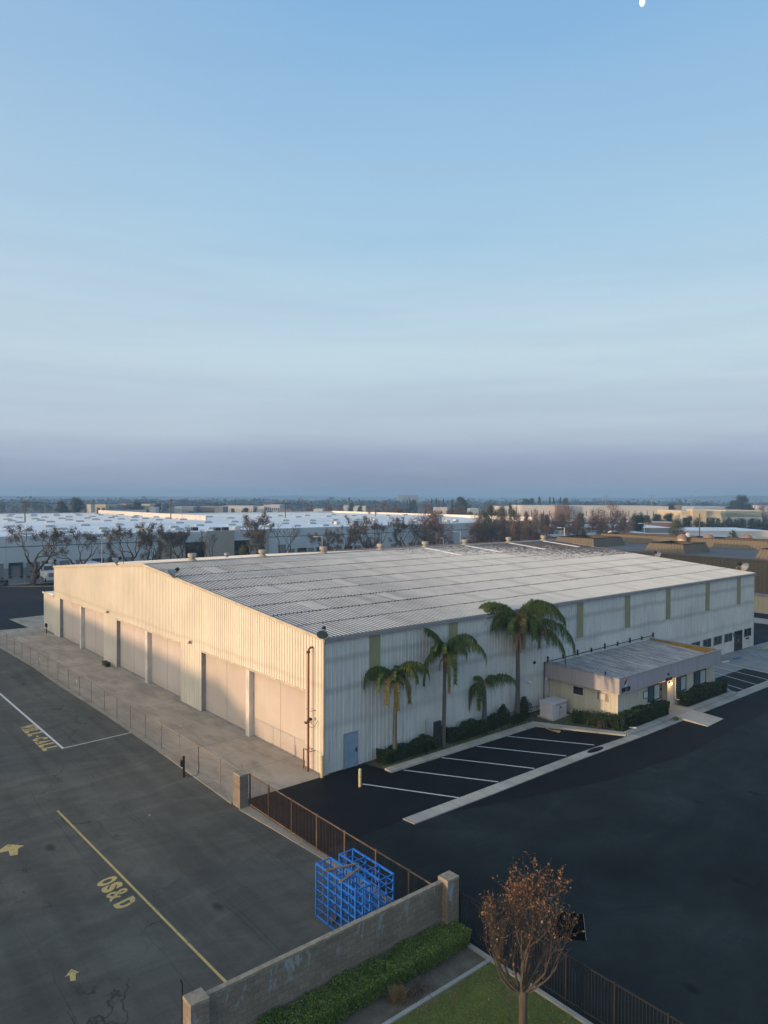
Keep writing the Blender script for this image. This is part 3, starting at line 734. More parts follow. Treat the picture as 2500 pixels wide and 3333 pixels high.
MB().lathe([(.16, 0), (.16, .22)], root_loc(t), 12).build('neck', 'galv', t)
MB().lathe([(.17, .2), (.29, .28), (.31, .38), (.24, .5), (.1, .57), (0, .58)], root_loc(t), 16).build('dome', 'galv', t, smooth=True)

# bell floodlights on the roof edges
def make_flood():
    t = thing('flood_light', 'x', 'floodlight')
    M = Matrix.Rotation(R(62), 3, 'Y')
    MB().path([(0.35, 0, 0), (.35, 0, .16), (.05, 0, .24)], .022, 6).build('bracket', 'galv_rusty', t)
    MB().lathe([(.09, .10), (.12, .02), (.15, -.02), (.27, -.20), (.275, -.215)], (-.02, 0, .27), 18, Matrix.Rotation(R(58), 3, 'Y')).build('reflector', 'galv', t, smooth=True)
    MB().lathe([(0, -.205), (.262, -.205)], (-.02, 0, .27), 18, Matrix.Rotation(R(58), 3, 'Y')).build('lens', 'glass_blue', t)
    MB().lathe([(0, .30), (.10, .28), (.11, .14), (.09, .08)], (-.02, 0, .27), 12, Matrix.Rotation(R(58), 3, 'Y')).build('ballast_housing', 'black_metal', t)
    return t
FL = make_flood()
fl = [((-.2, -.22, 8.0), R(45), 'grey bell floodlight at the near corner of the warehouse roof'),
      ((-.12, 20.1, rz(20.1)+.1), 0, 'bell floodlight on the sloping roof edge above the middle doors'),
      ((-.12, 32.6, rz(32.6)+.1), R(-20), 'blue tinted bell floodlight on the roof edge left of the gable peak'),
      ((-.12, WY+.1, EAVE+.12), R(-30), 'white bell floodlight at the left end of the warehouse roof'),
      ((LX+.0, 11.3, rz(11.3)+.1), R(170), 'round floodlight on the far roof edge near the brown building'),
      ((LX+.0, 1.3, rz(1.3)+.15), R(150), 'large round floodlight at the far right corner of the warehouse roof')]
for k, (l, a, s) in enumerate(fl):
    o = FL if k == 0 else dup(FL)
    o.scale = (1.2 if k == 0 else 1.45,)*3
    o.location = l; o.rotation_euler = (0, 0, a); o['label'] = s; o['group'] = 'bell floodlights on the warehouse roof edges'
    if k == 5: o.scale = (1.9,)*3
# wall pack lights
def make_pack():
    t = thing('wall_light', 'x', 'wall light')
    MB().box(-.08, -.02, -.10, .10, -.12, .12).build('housing', 'galv', t, bevel=.01)
    MB().path([(-.08, -.05, .02), (-.20, -.06, .08)], .05, 8).path([(-.08, .05, -.02), (-.20, .08, -.08)], .05, 8).builds('lamp_head', 'galv_rusty', t)
    return t
P0 = make_pack()
for k, (y, s) in enumerate(((17.36, 'small grey twin wall light between the right and middle door pairs'), (35.4, 'small grey twin wall light between the middle and left door pairs'))):
    o = P0 if k == 0 else dup(P0); o.location = (-.03, y, 4.9); o['label'] = s; o['group'] = 'twin lights on the front wall'

# fire riser
rp = thing('fire_riser', 'tall red fire sprinkler riser pipe at the near corner of the warehouse', 'riser pipe', (-.33, 1.07, 0))
MB().path([(-.33, 1.07, 0), (-.33, 1.07, 6.95), (-.30, 1.07, 7.12), (-.18, 1.08, 7.2), (-.02, 1.1, 7.2)], .065, 10).build('main_pipe', 'pipe_red', rp, smooth=True)
MB().path([(-.33, 1.55, 0.05), (-.33, 1.55, 1.2), (-.33, 1.07, 1.25)], .04, 8).build('branch_pipe', 'pipe_red', rp)
MB().lathe([(.09, 0), (.10, .04), (.10, .1), (.085, .14)], (-.33, 1.07, 6.9), 12).lathe([(.085, 0), (.085, .14)], (-.33, 1.07, 2.85), 12).builds('coupling', 'rust_dark', rp)
MB().path([(-.33, .92, 3.1), (-.33, .80, 3.1)], .09, 12).build('gauge', 'black_metal', rp)
MB().path([(-.33, 1.22, 2.78), (-.33, 1.42, 2.78)], .07, 10).build('inlet_cap', 'rust', rp)
MB().path([(-.33, 1.07, 2.75), (-.33, .85, 2.62), (-.28, .62, 2.66), (-.2, .5, 2.85), (-.08, .47, 3.05)], .012, 5).build('hose', 'black_metal', rp)
MB().path([(-.33, 1.3, 3.62), (-.33, .8, 3.58), (-.03, .78, 3.58)], .02, 6).path([(-.33, 1.55, 1.22), (-.33, .9, 1.2), (-.03, .85, 1.2)], .025, 6).builds('wall_bracket', 'galv_rusty', rp)

# bollards
def bollard(x, y, h, lab):
    t = thing('bollard', lab, 'bollard', (x, y, 0), 'yellow pipe bollards')
    MB().lathe([(.085, 0), (.085, h-.05), (.06, h), (0, h+.01)], (x, y, 0), 14).build('post', 'bollard_yellow', t, smooth=False)
    MB().lathe([(.10, 0), (.09, .06)], (x, y, 0), 14).build('base_collar', 'rust_dark', t)
bollard(-.32, -.30, 1.3, 'yellow bollard against the near corner of the warehouse'); bollard(.57, -2.66, 1.04, 'yellow bollard standing at the end of the first parking stripe')

# bits by the annex
t = thing('intercom_post', 'dark box on a short post by the left end of the front wall', 'control box', (-.5, 54.6, 0))
MB().box(-.54, -.46, 54.56, 54.64, 0, 1.05).build('post', 'black_metal', t); MB().box(-.62, -.40, 54.58, 54.95, .75, 1.15).build('box', 'black_metal', t, bevel=.02)
for (y, c, l) in ((34.9, 'rust', 'small rusty brown bin between the left and middle doors'), (34.1, 'black', 'small black bin beside the rusty one at the warehouse wall')):
    t = thing('crate', l, 'bin', (-.5, y, 0))
    MB().box(-.75, -.35, y-.2, y+.25, 0, .33).build('box', c, t, bevel=.02); MB().box(-.78, -.32, y-.23, y+.28, .33, .37).build('rim', 'rust_dark' if c == 'rust' else 'black_metal', t)

# small fittings on the side wall
t = thing('wall_lamp', 'small black round fitting on the side wall above the white one', 'wall fitting', (19.03, -.03, 3.72)); MB().path([(19.03, -.02, 3.72), (19.03, -.14, 3.72)], .10, 12).build('housing', 'black', t)
t = thing('wall_lamp', 'small white flood fitting on the side wall beside the office', 'wall fitting', (18.19, -.03, 2.42)); MB().box(18.05, 18.3, -.1, -.03, 2.38, 2.5).build('base', 'sign_white', t); MB().path([(18.2, -.1, 2.44), (18.35, -.3, 2.34)], [.05, .1], 10).build('head', 'sign_white', t)
t = thing('conduit', 'dark conduit running along the foot of the side wall behind the shrubs', 'conduit', (12.6, -.06, .4))
MB().path([(9.3, -.07, .62), (12.7, -.07, .62), (15.9, -.07, .5), (20.2, -.07, .40)], .03, 6).build('pipe', 'trim_blue', t); MB().box(12.5, 12.6, -.1, -.03, .1, .66).box(15.8, 15.9, -.1, -.03, .1, .56).builds('clip', 'black_metal', t)
t = thing('blue_sign', 'small blue accessible parking sign beside the glass door', 'sign', (51.8, -.06, 1.75)); MB().box(51.68, 51.9, -.075, -.055, 1.55, 2.0).build('plate', 'paint_blue', t)
t = thing('mail_box', 'small dark letter box under the last window of the warehouse', 'letter box', (54.9, -.15, 1.1)); MB().box(54.75, 55.1, -.28, -.06, 1.0, 1.16).build('box', 'black', t, bevel=.02); MB().box(54.5, 55.1, -.2, -.06, 1.17, 1.2).build('shelf', 'sign_white', t)
for k, (x0, y0, x1, y1, m, l) in enumerate(((48.38, -1.66, 49.66, -1.75, 'paint_blue', 'blue wheel stop on the concrete by the glass door'), (46.0, -1.6, 46.95, -1.8, 'sign_white', 'pale wheel stop nearest the office end'), (55.3, -1.55, 56.6, -1.62, 'paint_cream_text', 'pale yellow wheel stop by the far corner'))):
    c = ((x0+x1)/2, (y0+y1)/2); t = thing('wheel_stop', l, 'wheel stop', (c[0], c[1], 0))
    MB().prism([(x0, y0-.1), (x1, y1-.1), (x1, y1+.1), (x0, y0+.1)], .01, .13).build('block', m, t, bevel=.03)

# ================================================================== OFFICE
of = thing('office_annex', 'low grey office annex with deep fascia and metal roof beside the warehouse', 'office', (20.3, 0, 0))
X0, X1, YF, XW0, XW1, YW = 20.3, 35.35, -6.33, 20.9, 35.15, -5.85
wl = MB(); ribs_x(wl, 'y', YW, -.03, 0, 2.5, XW0, -1, pitch=.3, rib=.03, d=.012)
wf = MB(); ribs_x(wf, 'x', XW0, 26.68, 0, 2.5, YW, -1, pitch=.3, rib=.03, d=.012); ribs_x(wf, 'x', 27.6, XW1, 0, 2.5, YW, -1, pitch=.3, rib=.03, d=.012)
wf.box(26.6, 26.68, YW, YW+.5, 0, 2.5).box(27.6, 27.68, YW, YW+.5, 0, 2.5).box(26.6, 27.7, YW, YW+.5, 2.1, 2.5)
wl.build('side_wall', 'siding_office', of); wf.build('front_wall', 'siding_office', of); MB().box(XW1-.04, XW1, YW, -.03, 0, 2.5).build('end_wall', 'siding_office', of)
MB().box(XW0-.03, XW0+.05, YW-.03, YW+.05, 0, 2.5).box(XW1-.05, XW1+.03, YW-.03, YW+.05, 0, 2.5).builds('corner_trim', 'sign_white', of)
fs = MB(); ribs_x(fs, 'y', YF, -.03, 2.42, 3.5, X0, -1, pitch=.6, rib=.012, d=.008); ribs_x(fs, 'x', X0, X1, 2.42, 3.5, YF, -1, pitch=.6, rib=.012, d=.008)
fs.box(X1-.03, X1, YF, -.03, 2.42, 3.5)
fas = fs.build('fascia', 'fascia_paint', of)
MB().box(X0-.03, X0+.14, YF-.03, -.03, 3.5, 3.55).box(X0+.14, X1-.14, YF-.03, YF+.14, 3.5, 3.55).box(X1-.14, X1+.03, YF-.03, -.03, 3.5, 3.55).build('coping', 'trim_grey', fas)
MB().box(X1-.10, X1-.035, YF+.10, -.05, 2.6, 3.5).build('parapet_inside', 'yellow_inner', fas)
MB().box(X0+.02, X0+.10, YF+.10, -.05, 2.6, 3.5).box(X0+.10, X1-.10, YF+.03, YF+.10, 2.6, 3.5).build('parapet_lining', 'trim_grey', fas)
MB().box(X0+.01, XW0, YF+.02, -.03, 2.42, 2.46).box(XW0, X1-.03, YF+.02, YW, 2.42, 2.46).build('soffit', 'trim_grey', fas)
ro = MB(); n = int((X1-X0-.3)/.3); 
for i in range(n):
    x = X0+.12+i*.3; k = len(ro.v)
    for dx, h in ((0, 0), (.22, 0), (.235, .035), (.285, .035), (.3, 0)):
        ro.v.append((x+dx, -.03, 3.40+h)); ro.v.append((x+dx, YF+.12, 3.0+h))
    for j in range(4): a = k+2*j; ro.f.append((a, a+1, a+3, a+2))
ofr = ro.build('roof', 'roof_office', of)
MB().box(X0+.9, X1-.2, -.14, -.04, 3.42, 3.50).build('wall_flashing', 'sign_white', ofr)
for yy in (-1.9, -3.8, -5.4):
    mb = MB()
    for i in range(0, n):
        x = X0+.12+i*.3; z = 3.40+yy*(.4/6.2)
        for dx, h, w in ((.02, 0, .03), (.20, 0, .03), (.24, .035, .006), (.28, .035, .006)):
            mb.v += [(x+dx, yy-w, z+h+.008), (x+dx, yy+w, z+h+.010)]
    for i in range(len(mb.v)//2-1): a = 2*i; mb.f.append((a, a+2, a+3, a+1))
    mb.build('lap_seam', 'galv', ofr)
for y0, y1, m in ((-3.06, -2.2, 'glass_dark'), (-5.1, -4.2, 'dock_grey')):
    w = MB().box(XW0-.03, XW0-.014, y0, y1, 1.56, 2.12).build('window', m, of)
    MB().box(XW0-.05, XW0-.01, y0-.04, y0, 1.52, 2.16).box(XW0-.05, XW0-.01, y1, y1+.04, 1.52, 2.16).box(XW0-.05, XW0-.01, y0, y1, 2.12, 2.16).box(XW0-.06, XW0-.01, y0, y1, 1.52, 1.56).build('window_frame', 'post_paint', w)
    if m == 'dock_grey': MB().box(XW0-.045, XW0-.03, y0+.22, y1-.22, 1.6, 2.06).build('vent_grille', 'post_paint', w)
for x0, x1 in ((24.88, 26.5), (28.82, 30.45), (31.8, 33.7)):
    w = MB().box(x0, x1, YW-.03, YW-.014, 1.0, 2.08).build('window', 'glass_blue', of)
    xm = (x0+x1)/2
    MB().box(xm+.06, x1-.05, YW-.04, YW-.031, 1.05, 2.04).build('blind', 'blind', w)
    MB().box(x0-.05, x0, YW-.06, YW-.01, .96, 2.13).box(x1, x1+.05, YW-.06, YW-.01, .96, 2.13).box(x0, x1, YW-.06, YW-.01, 2.08, 2.13).box(x0, x1, YW-.06, YW-.01, .95, 1.0).box(xm-.02, xm+.02, YW-.05, YW-.03, 1.0, 2.08).build('window_frame', 'black_metal', w)
    MB().box(x0-.05, x1+.05, YW-.07, YW-.01, .86, .95).build('sill', 'post_paint', w)
dr = MB().box(26.68, 27.6, YW+.42, YW+.48, .13, 2.1).build('entrance_door', 'rust_dark', of)
MB().box(27.45, 27.5, YW+.36, YW+.42, 1.0, 1.25).build('handle', 'galv', dr); MB().box(26.85, 27.35, YW+.405, YW+.42, 1.25, 1.95).build('door_glass', 'glass_dark', dr)
ds = MB().path([(28.66, YW-.12, 2.42), (28.66, YW-.12, .62), (28.74, YW-.2, .52), (29.7, YW-.55, .42)], .045, 8).build('downspout', 'sign_white', of)
# lamp by the door
lp = thing('door_lamp', 'lit amber lamp beside the office entrance door', 'lamp', (27.9, YW-.08, 1.95))
MB().box(27.84, 27.96, YW-.06, YW-.012, 1.88, 2.02).path([(27.9, YW-.05, 1.98), (27.9, YW-.17, 1.98)], .03, 8).build('bracket', 'black_metal', lp)
emis('lamp_glow', (1, .52, .16), 22)
MB().lathe([(.0, .10), (.055, .08), (.07, 0), (.05, -.07), (0, -.09)], (27.9, YW-.19, 1.89), 12).build('glass_globe', 'lamp_glow', lp, smooth=True)
MB().lathe([(.0, .14), (.09, .09), (.09, .08)], (27.9, YW-.19, 1.9), 12).build('hood', 'black_metal', lp)
l = bpy.data.lights.new('door_lamp_light', 'POINT'); l.energy = 26; l.color = (1, .55, .2); l.shadow_soft_size = .06
lo = bpy.data.objects.new('lamp_light', l); col.objects.link(lo); lo.parent = lp; lo.location = (.0, -.30, -.06)
# numbers, hazard diamond, plaque, notices
def wall_word(word, x0, x1, z0, z1, y, m, d=.03, gap=.18, widths={}):
    tot = sum(widths.get(c, 1) for c in word)+gap*(len(word)-1); u = (x1-x0)/tot; t = 0; mb = MB()
    for c in word:
        w = widths.get(c, 1); V, Fc = glyph(c, .045); k = len(V)
        fr = [(x0+(t+q[0]*w)*u, y, z0+q[1]*(z1-z0)) for q in V]; mb.add(fr, Fc)
        ed = {}
        for f in Fc:
            for i in range(len(f)):
                e = (f[i], f[(i+1) % len(f)]); ed[e] = 1
        for (a, b) in ed:
            if (b, a) not in ed: mb.add([fr[a], fr[b], (fr[b][0], y+d, fr[b][2]), (fr[a][0], y+d, fr[a][2])], [(0, 1, 2, 3)])
        t += w+gap
    return mb
tg = wall_word('10721', 20.6, 21.62, 2.53, 2.84, YF-.045, 'x', widths={'1': .55}).build('house_numbers', 'letters_black')
tag(tg, 'black street number 10721 on the office fascia corner', 'street number')
hd = thing('hazard_diamond', 'red, blue, yellow and white hazard diamond above the black street number', 'sign', (21.1, YF-.03, 3.14))
cx_, cz_, a_, b_ = 21.1, 3.14, .30, .32; yy = YF-.04
def dia(cx, cz, a, b, m, nm, y=yy): MB().add([(cx-a, y, cz), (cx, y, cz-b), (cx+a, y, cz), (cx, y, cz+b), (cx-a, y+.02, cz), (cx, y+.02, cz-b), (cx+a, y+.02, cz), (cx, y+.02, cz+b)], [(0,1,2,3),(7,6,5,4),(0,4,5,1),(1,5,6,2),(2,6,7,3),(3,7,4,0)]).build(nm, m, hd)
dia(cx_, cz_, a_+.025, b_+.025, 'sign_white', 'backing_plate', yy+.006)
for dx, dz, m, nm in ((0, .5, 'sign_red', 'red_quarter'), (-.5, 0, 'sign_blue', 'blue_quarter'), (.5, 0, 'sign_yellow', 'yellow_quarter'), (0, -.5, 'sign_white', 'white_quarter')):
    dia(cx_+dx*a_, cz_+dz*b_, a_*.49, b_*.49, m, nm)
t = thing('entrance_plaque', 'dark plaque with a red panel over the office door', 'plaque', (26.95, YF-.03, 2.45)); MB().box(26.5, 27.4, YF-.05, YF-.012, 2.36, 2.56).build('board', 'black', t); MB().box(26.72, 27.22, YF-.058, YF-.05, 2.41, 2.51).build('red_panel', 'sign_red', t)
t = thing('fascia_sensor', 'tiny black sensor high on the fascia above the entrance', 'sensor', (26.82, YF-.03, 2.85)); MB().box(26.76, 26.88, YF-.1, YF-.012, 2.78, 2.92).build('body', 'black', t)
t = thing('notice_board', 'white framed notices left of the office window', 'notice board', (24.5, YW-.03, 1.58)); MB().box(24.2, 24.8, YW-.045, YW-.015, 1.33, 1.86).build('frame', 'black_metal', t)
MB().box(24.24, 24.49, YW-.052, YW-.045, 1.38, 1.82).build('sheet', 'sign_white', t); MB().box(24.52, 24.77, YW-.052, YW-.045, 1.38, 1.82).build('sheet', 'sign_white', t)
t = thing('letter_slot', 'small black box beside the office door frame', 'letter box', (26.6, YW-.1, 1.7)); MB().box(26.52, 26.66, YW-.14, YW-.014, 1.62, 1.76).build('box', 'black', t)
t = thing('eave_pipe', 'dark utility pipe climbing the side wall and running above the office roof', 'pipe', (20.15, -.1, 0))
pth = [(20.15, -.1, .1), (20.15, -.1, 3.56), (24, -.1, 3.62), (30, -.1, 3.66), (35.9, -.1, 3.7)]
MB().path(pth, .03, 6).build('pipe', 'black_metal', t)
for k in range(9): x = 20.6+k*1.9; MB().box(x, x+.05, -.14, -.03, 3.5, 3.95 if k % 2 == 0 else 3.85).build('standoff', 'black_metal', t)
t = thing('roof_stub', 'small black stub pipe on the office roof', 'vent pipe', (21.9, -4.2, 3.1)); MB().lathe([(.05, 0), (.05, .3), (0, .3)], (21.9, -4.2, 3.1), 8).build('pipe', 'black', t)
t = thing('utility_lamp', 'small white lamp under the left end of the office fascia', 'lamp', (20.25, -.2, 2.4)); MB().path([(20.28, -.2, 2.42), (20.2, -.32, 2.25)], [.05, .09], 10).build('head', 'sign_white', t)

# electrical cabinet
cb = thing('electrical_cabinet', 'pale grey metal transformer cabinet on a pad between warehouse and office', 'cabinet', (19.3, -1.4, 0))
cbm = [(18.49, -1.0), (18.38, -2.22), (20.2, -2.12), (20.25, -.95)]
MB().prism([(18.30, -.9), (18.2, -2.4), (20.4, -2.25), (20.4, -.85)], 0, .09).build('pad', 'concrete_kerb', cb)
MB().prism(cbm, .09, 1.12).build('body', 'cabinet', cb, bevel=.015)
MB().prism([(18.45, -.97), (18.33, -2.28), (20.26, -2.17), (20.30, -.92)], 1.12, 1.22).build('lid', 'cabinet', cb, bevel=.02)
MB().box(18.8, 19.4, -2.205, -2.18, 1.0, 1.06).box(19.5, 20.0, -2.19, -2.16, 1.0, 1.06).builds('warning_sticker', 'cardboard_tan', cb); MB().box(19.33, 19.45, -2.215, -2.17, .75, .85).build('label', 'black', cb)
MB().box(19.28, 19.30, -2.2, -2.15, .12, 1.0).build('door_gap', 'seam_dark', cb)
t = thing('meter_panel', 'tall dark utility panel standing behind the second palm', 'utility panel', (8.05, -1.05, 0)); MB().box(7.78, 8.34, -1.14, -.98, .05, 1.78).build('panel', 'dock_black', t, bevel=.03); MB().box(7.8, 7.86, -1.0, -.94, 0, 1.7).build('post', 'black_metal', t)
t = thing('backflow_pipe', 'thin upright pipe with yellow valve beside the dark panel', 'pipe', (7.9, -.35, 0)); MB().path([(7.75, -.3, 0), (7.75, -.3, 1.75)], .025, 6).build('pipe', 'trim_grey', t); MB().box(7.68, 7.82, -.36, -.24, .55, .8).build('valve', 'bollard_yellow', t)
t = thing('palm_debris', 'dry tan palm sheath lying on the asphalt by the kerb', 'palm sheath', (16.6, -3.4, 0))
MB().path([(16.7, -2.5, .15), (16.6, -3.1, .05), (16.55, -3.6, .04)], [.02, .04, .03], 6).grid(lambda u, v: (16.52+(v-.5)*(.12+.3*u), -3.6-u*.55, .03+.09*abs(v-.5)*2), 4, 4).build('sheath', 'cardboard_tan', t)
t = thing('loose_pipe', 'short white pipe lying in the planter by the office hedge', 'pipe', (21.1, -6.85, 0)); MB().path([(20.9, -6.75, .16), (21.15, -7.15, .19)], .05, 8).build('pipe', 'sign_white', t)
t = thing('ramp_plate', 'tan sheet ramp laid from the sidewalk to the asphalt at the office entrance', 'ramp', (27.1, -8.6, 0))
MB().prism([(25.85, -7.52), (28.3, -7.5), (28.35, -9.8), (25.75, -9.9)][::-1], .01, [.05, .05, .15, .15]).build('deck', 'concrete_kerb', t)
t = thing('asphalt_patch', 'oval dark asphalt patch in the concrete swale', 'patch', (15.6, -7.6, 0)); MB().lathe([(0, .058), (.8, .056), (.82, .05)], (15.6, -7.6, 0), 20, Matrix(((1, 0, 0), (0, .3, 0), (0, 0, 1)))).build('patch', 'asphalt_sealed', t)

# ================================================================== YARD FENCE, GATE, WALLS
fposts = [(-6.2, 53.5), (-6.13, 50.82), (-6.01, 48.27), (-6.0, 45.06), (-5.99, 42.23), (-5.87, 39.65), (-5.85, 36.71), (-5.84, 33.83), (-5.74, 31.19), (-5.73, 28.32), (-5.67, 25.54), (-5.58, 22.99), (-5.57, 20.08), (-5.58, 17.45), (-5.55, 14.95), (-5.47, 12.5), (-5.5, 9.85), (-5.43, 7.3), (-5.42, 4.71), (-5.37, 2.16), (-5.36, -.22)]
cf = thing('chain_link_fence', 'rusty chain link fence running along the concrete apron in front of the warehouse', 'fence', (-5.4, 2.2, .04))
FH = 1.62
tops = []
for i, (x, y) in enumerate(fposts):
    tx, ty = x, y
    if i in (8, 9): ty += .12; tx += .05
    if i in (18,): ty += .10
    tops.append((tx, ty, FH))
    if i == len(fposts)-1: continue
    MB().path([(x, y, .02), (tx, ty, FH+.02)], .028, 8).build('post', 'galv_rusty', cf)
MB().path(tops, .021, 6).build('top_rail', 'galv_rusty', cf)
ml = MB()
for i in range(len(fposts)-1):
    (x0, y0), (x1, y1) = fposts[i], fposts[i+1]
    ml.add([(x0, y0, .06), (x1, y1, .06), (tops[i+1][0], tops[i+1][1], FH), (tops[i][0], tops[i][1], FH)], [(0, 1, 2, 3)])
ml.build('mesh', 'chain_link', cf)
for (x, y, l) in ((-5.90, 36.2, 'small white and red notice on the far part of the chain link fence'), (-5.72, 26.1, 'small white and red notice on the fence nearer the middle doors')):
    t = thing('fence_sign', l, 'sign', (x, y, 1.2), 'notices on the chain link fence')
    MB().box(x-.03, x-.015, y-.13, y+.13, 1.0, 1.4).build('plate', 'sign_white', t); MB().box(x-.035, x-.03, y-.12, y+.12, 1.26, 1.38).build('red_band', 'sign_red', t)
t = thing('keypad_post', 'black keypad post standing in front of the chain link fence', 'keypad post', (-6.27, 4.85, 0))
MB().box(-6.32, -6.22, 4.8, 4.9, 0, 1.2).build('post', 'black', t); MB().box(-6.46, -6.30, 4.78, 4.94, .62, .98).build('keypad', 'black', t, bevel=.02)
t = thing('loose_cable', 'dark cable sagging from the fence to the keypad post', 'cable', (-5.6, 4.8, 0)); MB().path([(-5.42, 4.71, 1.6), (-5.45, 4.74, .9), (-5.42, 4.66, .35), (-5.6, 4.5, .06), (-5.95, 4.55, .05), (-6.2, 4.85, .1)], .013, 5).build('cable', 'black_metal', t)

def pillar(name, lab, x0, x1, y0, y1, h):
    t = thing(name, lab, 'pillar', ((x0+x1)/2, (y0+y1)/2, 0), 'block pillars')
    MB().box(x0+.01, x1-.01, y0+.01, y1-.01, 0, h-.1).build('shaft', 'block_wall', t)
    MB().box(x0, x1, y0, y1, h-.1, h).build('cap', 'block_cap', t, bevel=.012)
    return t
pillar('block_pillar', 'tan block pillar where the chain link fence meets the iron gate', -5.87, -5.35, -.95, -.20, 1.73)
pillar('block_pillar', 'block pillar at the far right end of the block wall', -5.40, -4.80, -15.38, -14.87, 2.2)
pillar('block_pillar', 'block pillar at the bottom left end of the block wall', -15.22, -14.66, -15.40, -14.87, 2.2)
bw = thing('block_wall', 'brown concrete block wall with pale blue run marks behind the green hedge', 'wall', (-10, -15, 0))
MB().box(-14.66, -5.40, -15.08, -14.94, 0, 1.97).build('wall', 'block_wall', bw)
cpm = MB()
x = -14.66
while x < -5.42: cpm.box(x, min(x+.395, -5.40), -15.10, -14.92, 1.97, 2.05); x += .4
cpm.build('coping', 'block_cap', bw)
t = thing('pillar_rod', 'thin black rod standing up behind the bottom left pillar', 'rod', (-15.2, -14.8, 0)); MB().path([(-15.2, -14.82, 1.0), (-15.2, -14.82, 2.5), (-15.24, -14.8, 2.62)], .02, 6).build('rod', 'black_metal', t)
t = thing('fence_post_stub', 'short dark post with a loop beside the tan pillar', 'post', (-5.3, -.15, 0)); MB().path([(-5.3, -.12, 0), (-5.3, -.12, 1.85), (-5.3, -.05, 1.92), (-5.3, -.0, 1.84)], .025, 6).build('post', 'galv_rusty', t)

gt = thing('sliding_gate', 'long rusty iron bar gate running from the tan pillar towards the block wall', 'gate', (-5.3, -8, 0))
gy = [-.97, -2.84, -4.94, -7.01, -9.1, -11.2, -13.2, -14.85]; GX = -5.30; GH = 1.68
for i, y in enumerate(gy): MB().box(GX-.03, GX+.03, y-.03, y+.03, .08, GH+.04).build('post', 'rust_dark' if i < 3 else 'rust', gt)
MB().box(GX-.022, GX+.022, gy[-1], gy[0], GH-.04, GH).build('top_rail', 'rust', gt); MB().box(GX-.025, GX+.025, gy[-1], gy[0], .10, .15).build('bottom_rail', 'rust', gt)
for i in range(len(gy)-1):
    n = int(round((gy[i]-gy[i+1])/.112)); mb = MB()
    for k in range(1, n):
        y = gy[i]+(gy[i+1]-gy[i])*k/n; j = .006*math.sin(k*7.3+i)
        mb.box(GX-.007+j, GX+.007+j, y-.007, y+.007, .15, GH-.04)
    mb.build('bars', 'rust_dark' if i < 2 else 'black_metal' if i > 3 else 'rust_dark', gt)
t = thing('red_gate', 'corner of a red painted gate behind the bottom left pillar', 'gate', (-15.6, -15.1, 0))
MB().path([(-15.26, -15.1, 1.42), (-15.62, -15.12, 1.40), (-17.5, -15.2, 1.30)], .045, 6).path([(-15.6, -15.12, .2), (-17.5, -15.2, .2)], .04, 6).build('frame', 'gate_red', t)
mb = MB()
for k in range(12): x = -15.4-k*.16; mb.path([(x, -15.12, .2), (x, -15.12, 1.38)], .014, 5)
mb.build('bars', 'gate_red', t); MB().box(-15.55, -15.35, -15.2, -15.05, 1.42, 1.52).build('latch_box', 'rust_dark', t)
t = thing('yellow_sign', 'tilted square sign with yellow edge at the foot of the bottom left pillar', 'sign', (-14.85, -15.6, 1.1))
MB().add([(-14.98, -15.55, 1.0), (-14.75, -15.50, 1.22), (-14.55, -15.55, 1.02), (-14.78, -15.60, .8), (-14.98, -15.53, 1.0), (-14.75, -15.48, 1.22), (-14.55, -15.53, 1.02), (-14.78, -15.58, .8)], [(3,2,1,0),(4,5,6,7),(0,1,5,4),(1,2,6,5),(2,3,7,6),(3,0,4,7)]).build('plate', 'sign_yellow', t)

ifn = thing('iron_fence', 'black iron picket fence between the lawn and the dark parking lot', 'fence', (-4.74, -20, 0))
iy = [-15.36, -16.9, -18.4, -20.0, -21.72, -23.4, -25.1, -26.8]; IX = -4.74; IH = 1.58
for y in iy: MB().box(IX-.03, IX+.03, y-.03, y+.03, 0, IH+.05).build('post', 'black_metal', ifn)
MB().box(IX-.018, IX+.018, iy[-1], iy[0], IH-.04, IH).build('top_rail', 'black_metal', ifn); MB().box(IX-.018, IX+.018, iy[-1], iy[0], .12, .16).build('bottom_rail', 'black_metal', ifn)
for i in range(len(iy)-1):
    n = int(round((iy[i]-iy[i+1])/.115)); mb = MB()
    for k in range(1, n): y = iy[i]+(iy[i+1]-iy[i])*k/n; mb.box(IX-.007, IX+.007, y-.007, y+.007, .05, IH-.04)
    mb.build('pickets', 'black_metal', ifn)
t = thing('black_mat', 'black rubber sheet lying on the dark asphalt beyond the iron fence', 'mat', (-1.2, -17.6, 0))
MB().prism([(-.96, -16.65), (-2.21, -17.63), (-1.51, -18.55), (-.21, -17.53)], .008, .028).build('sheet', 'mat_rubber', t)
MB().path([(-.21, -17.53, .03), (-1.51, -18.55, .03)], .008, 4).build('edge_strip', 'trim_grey', t)

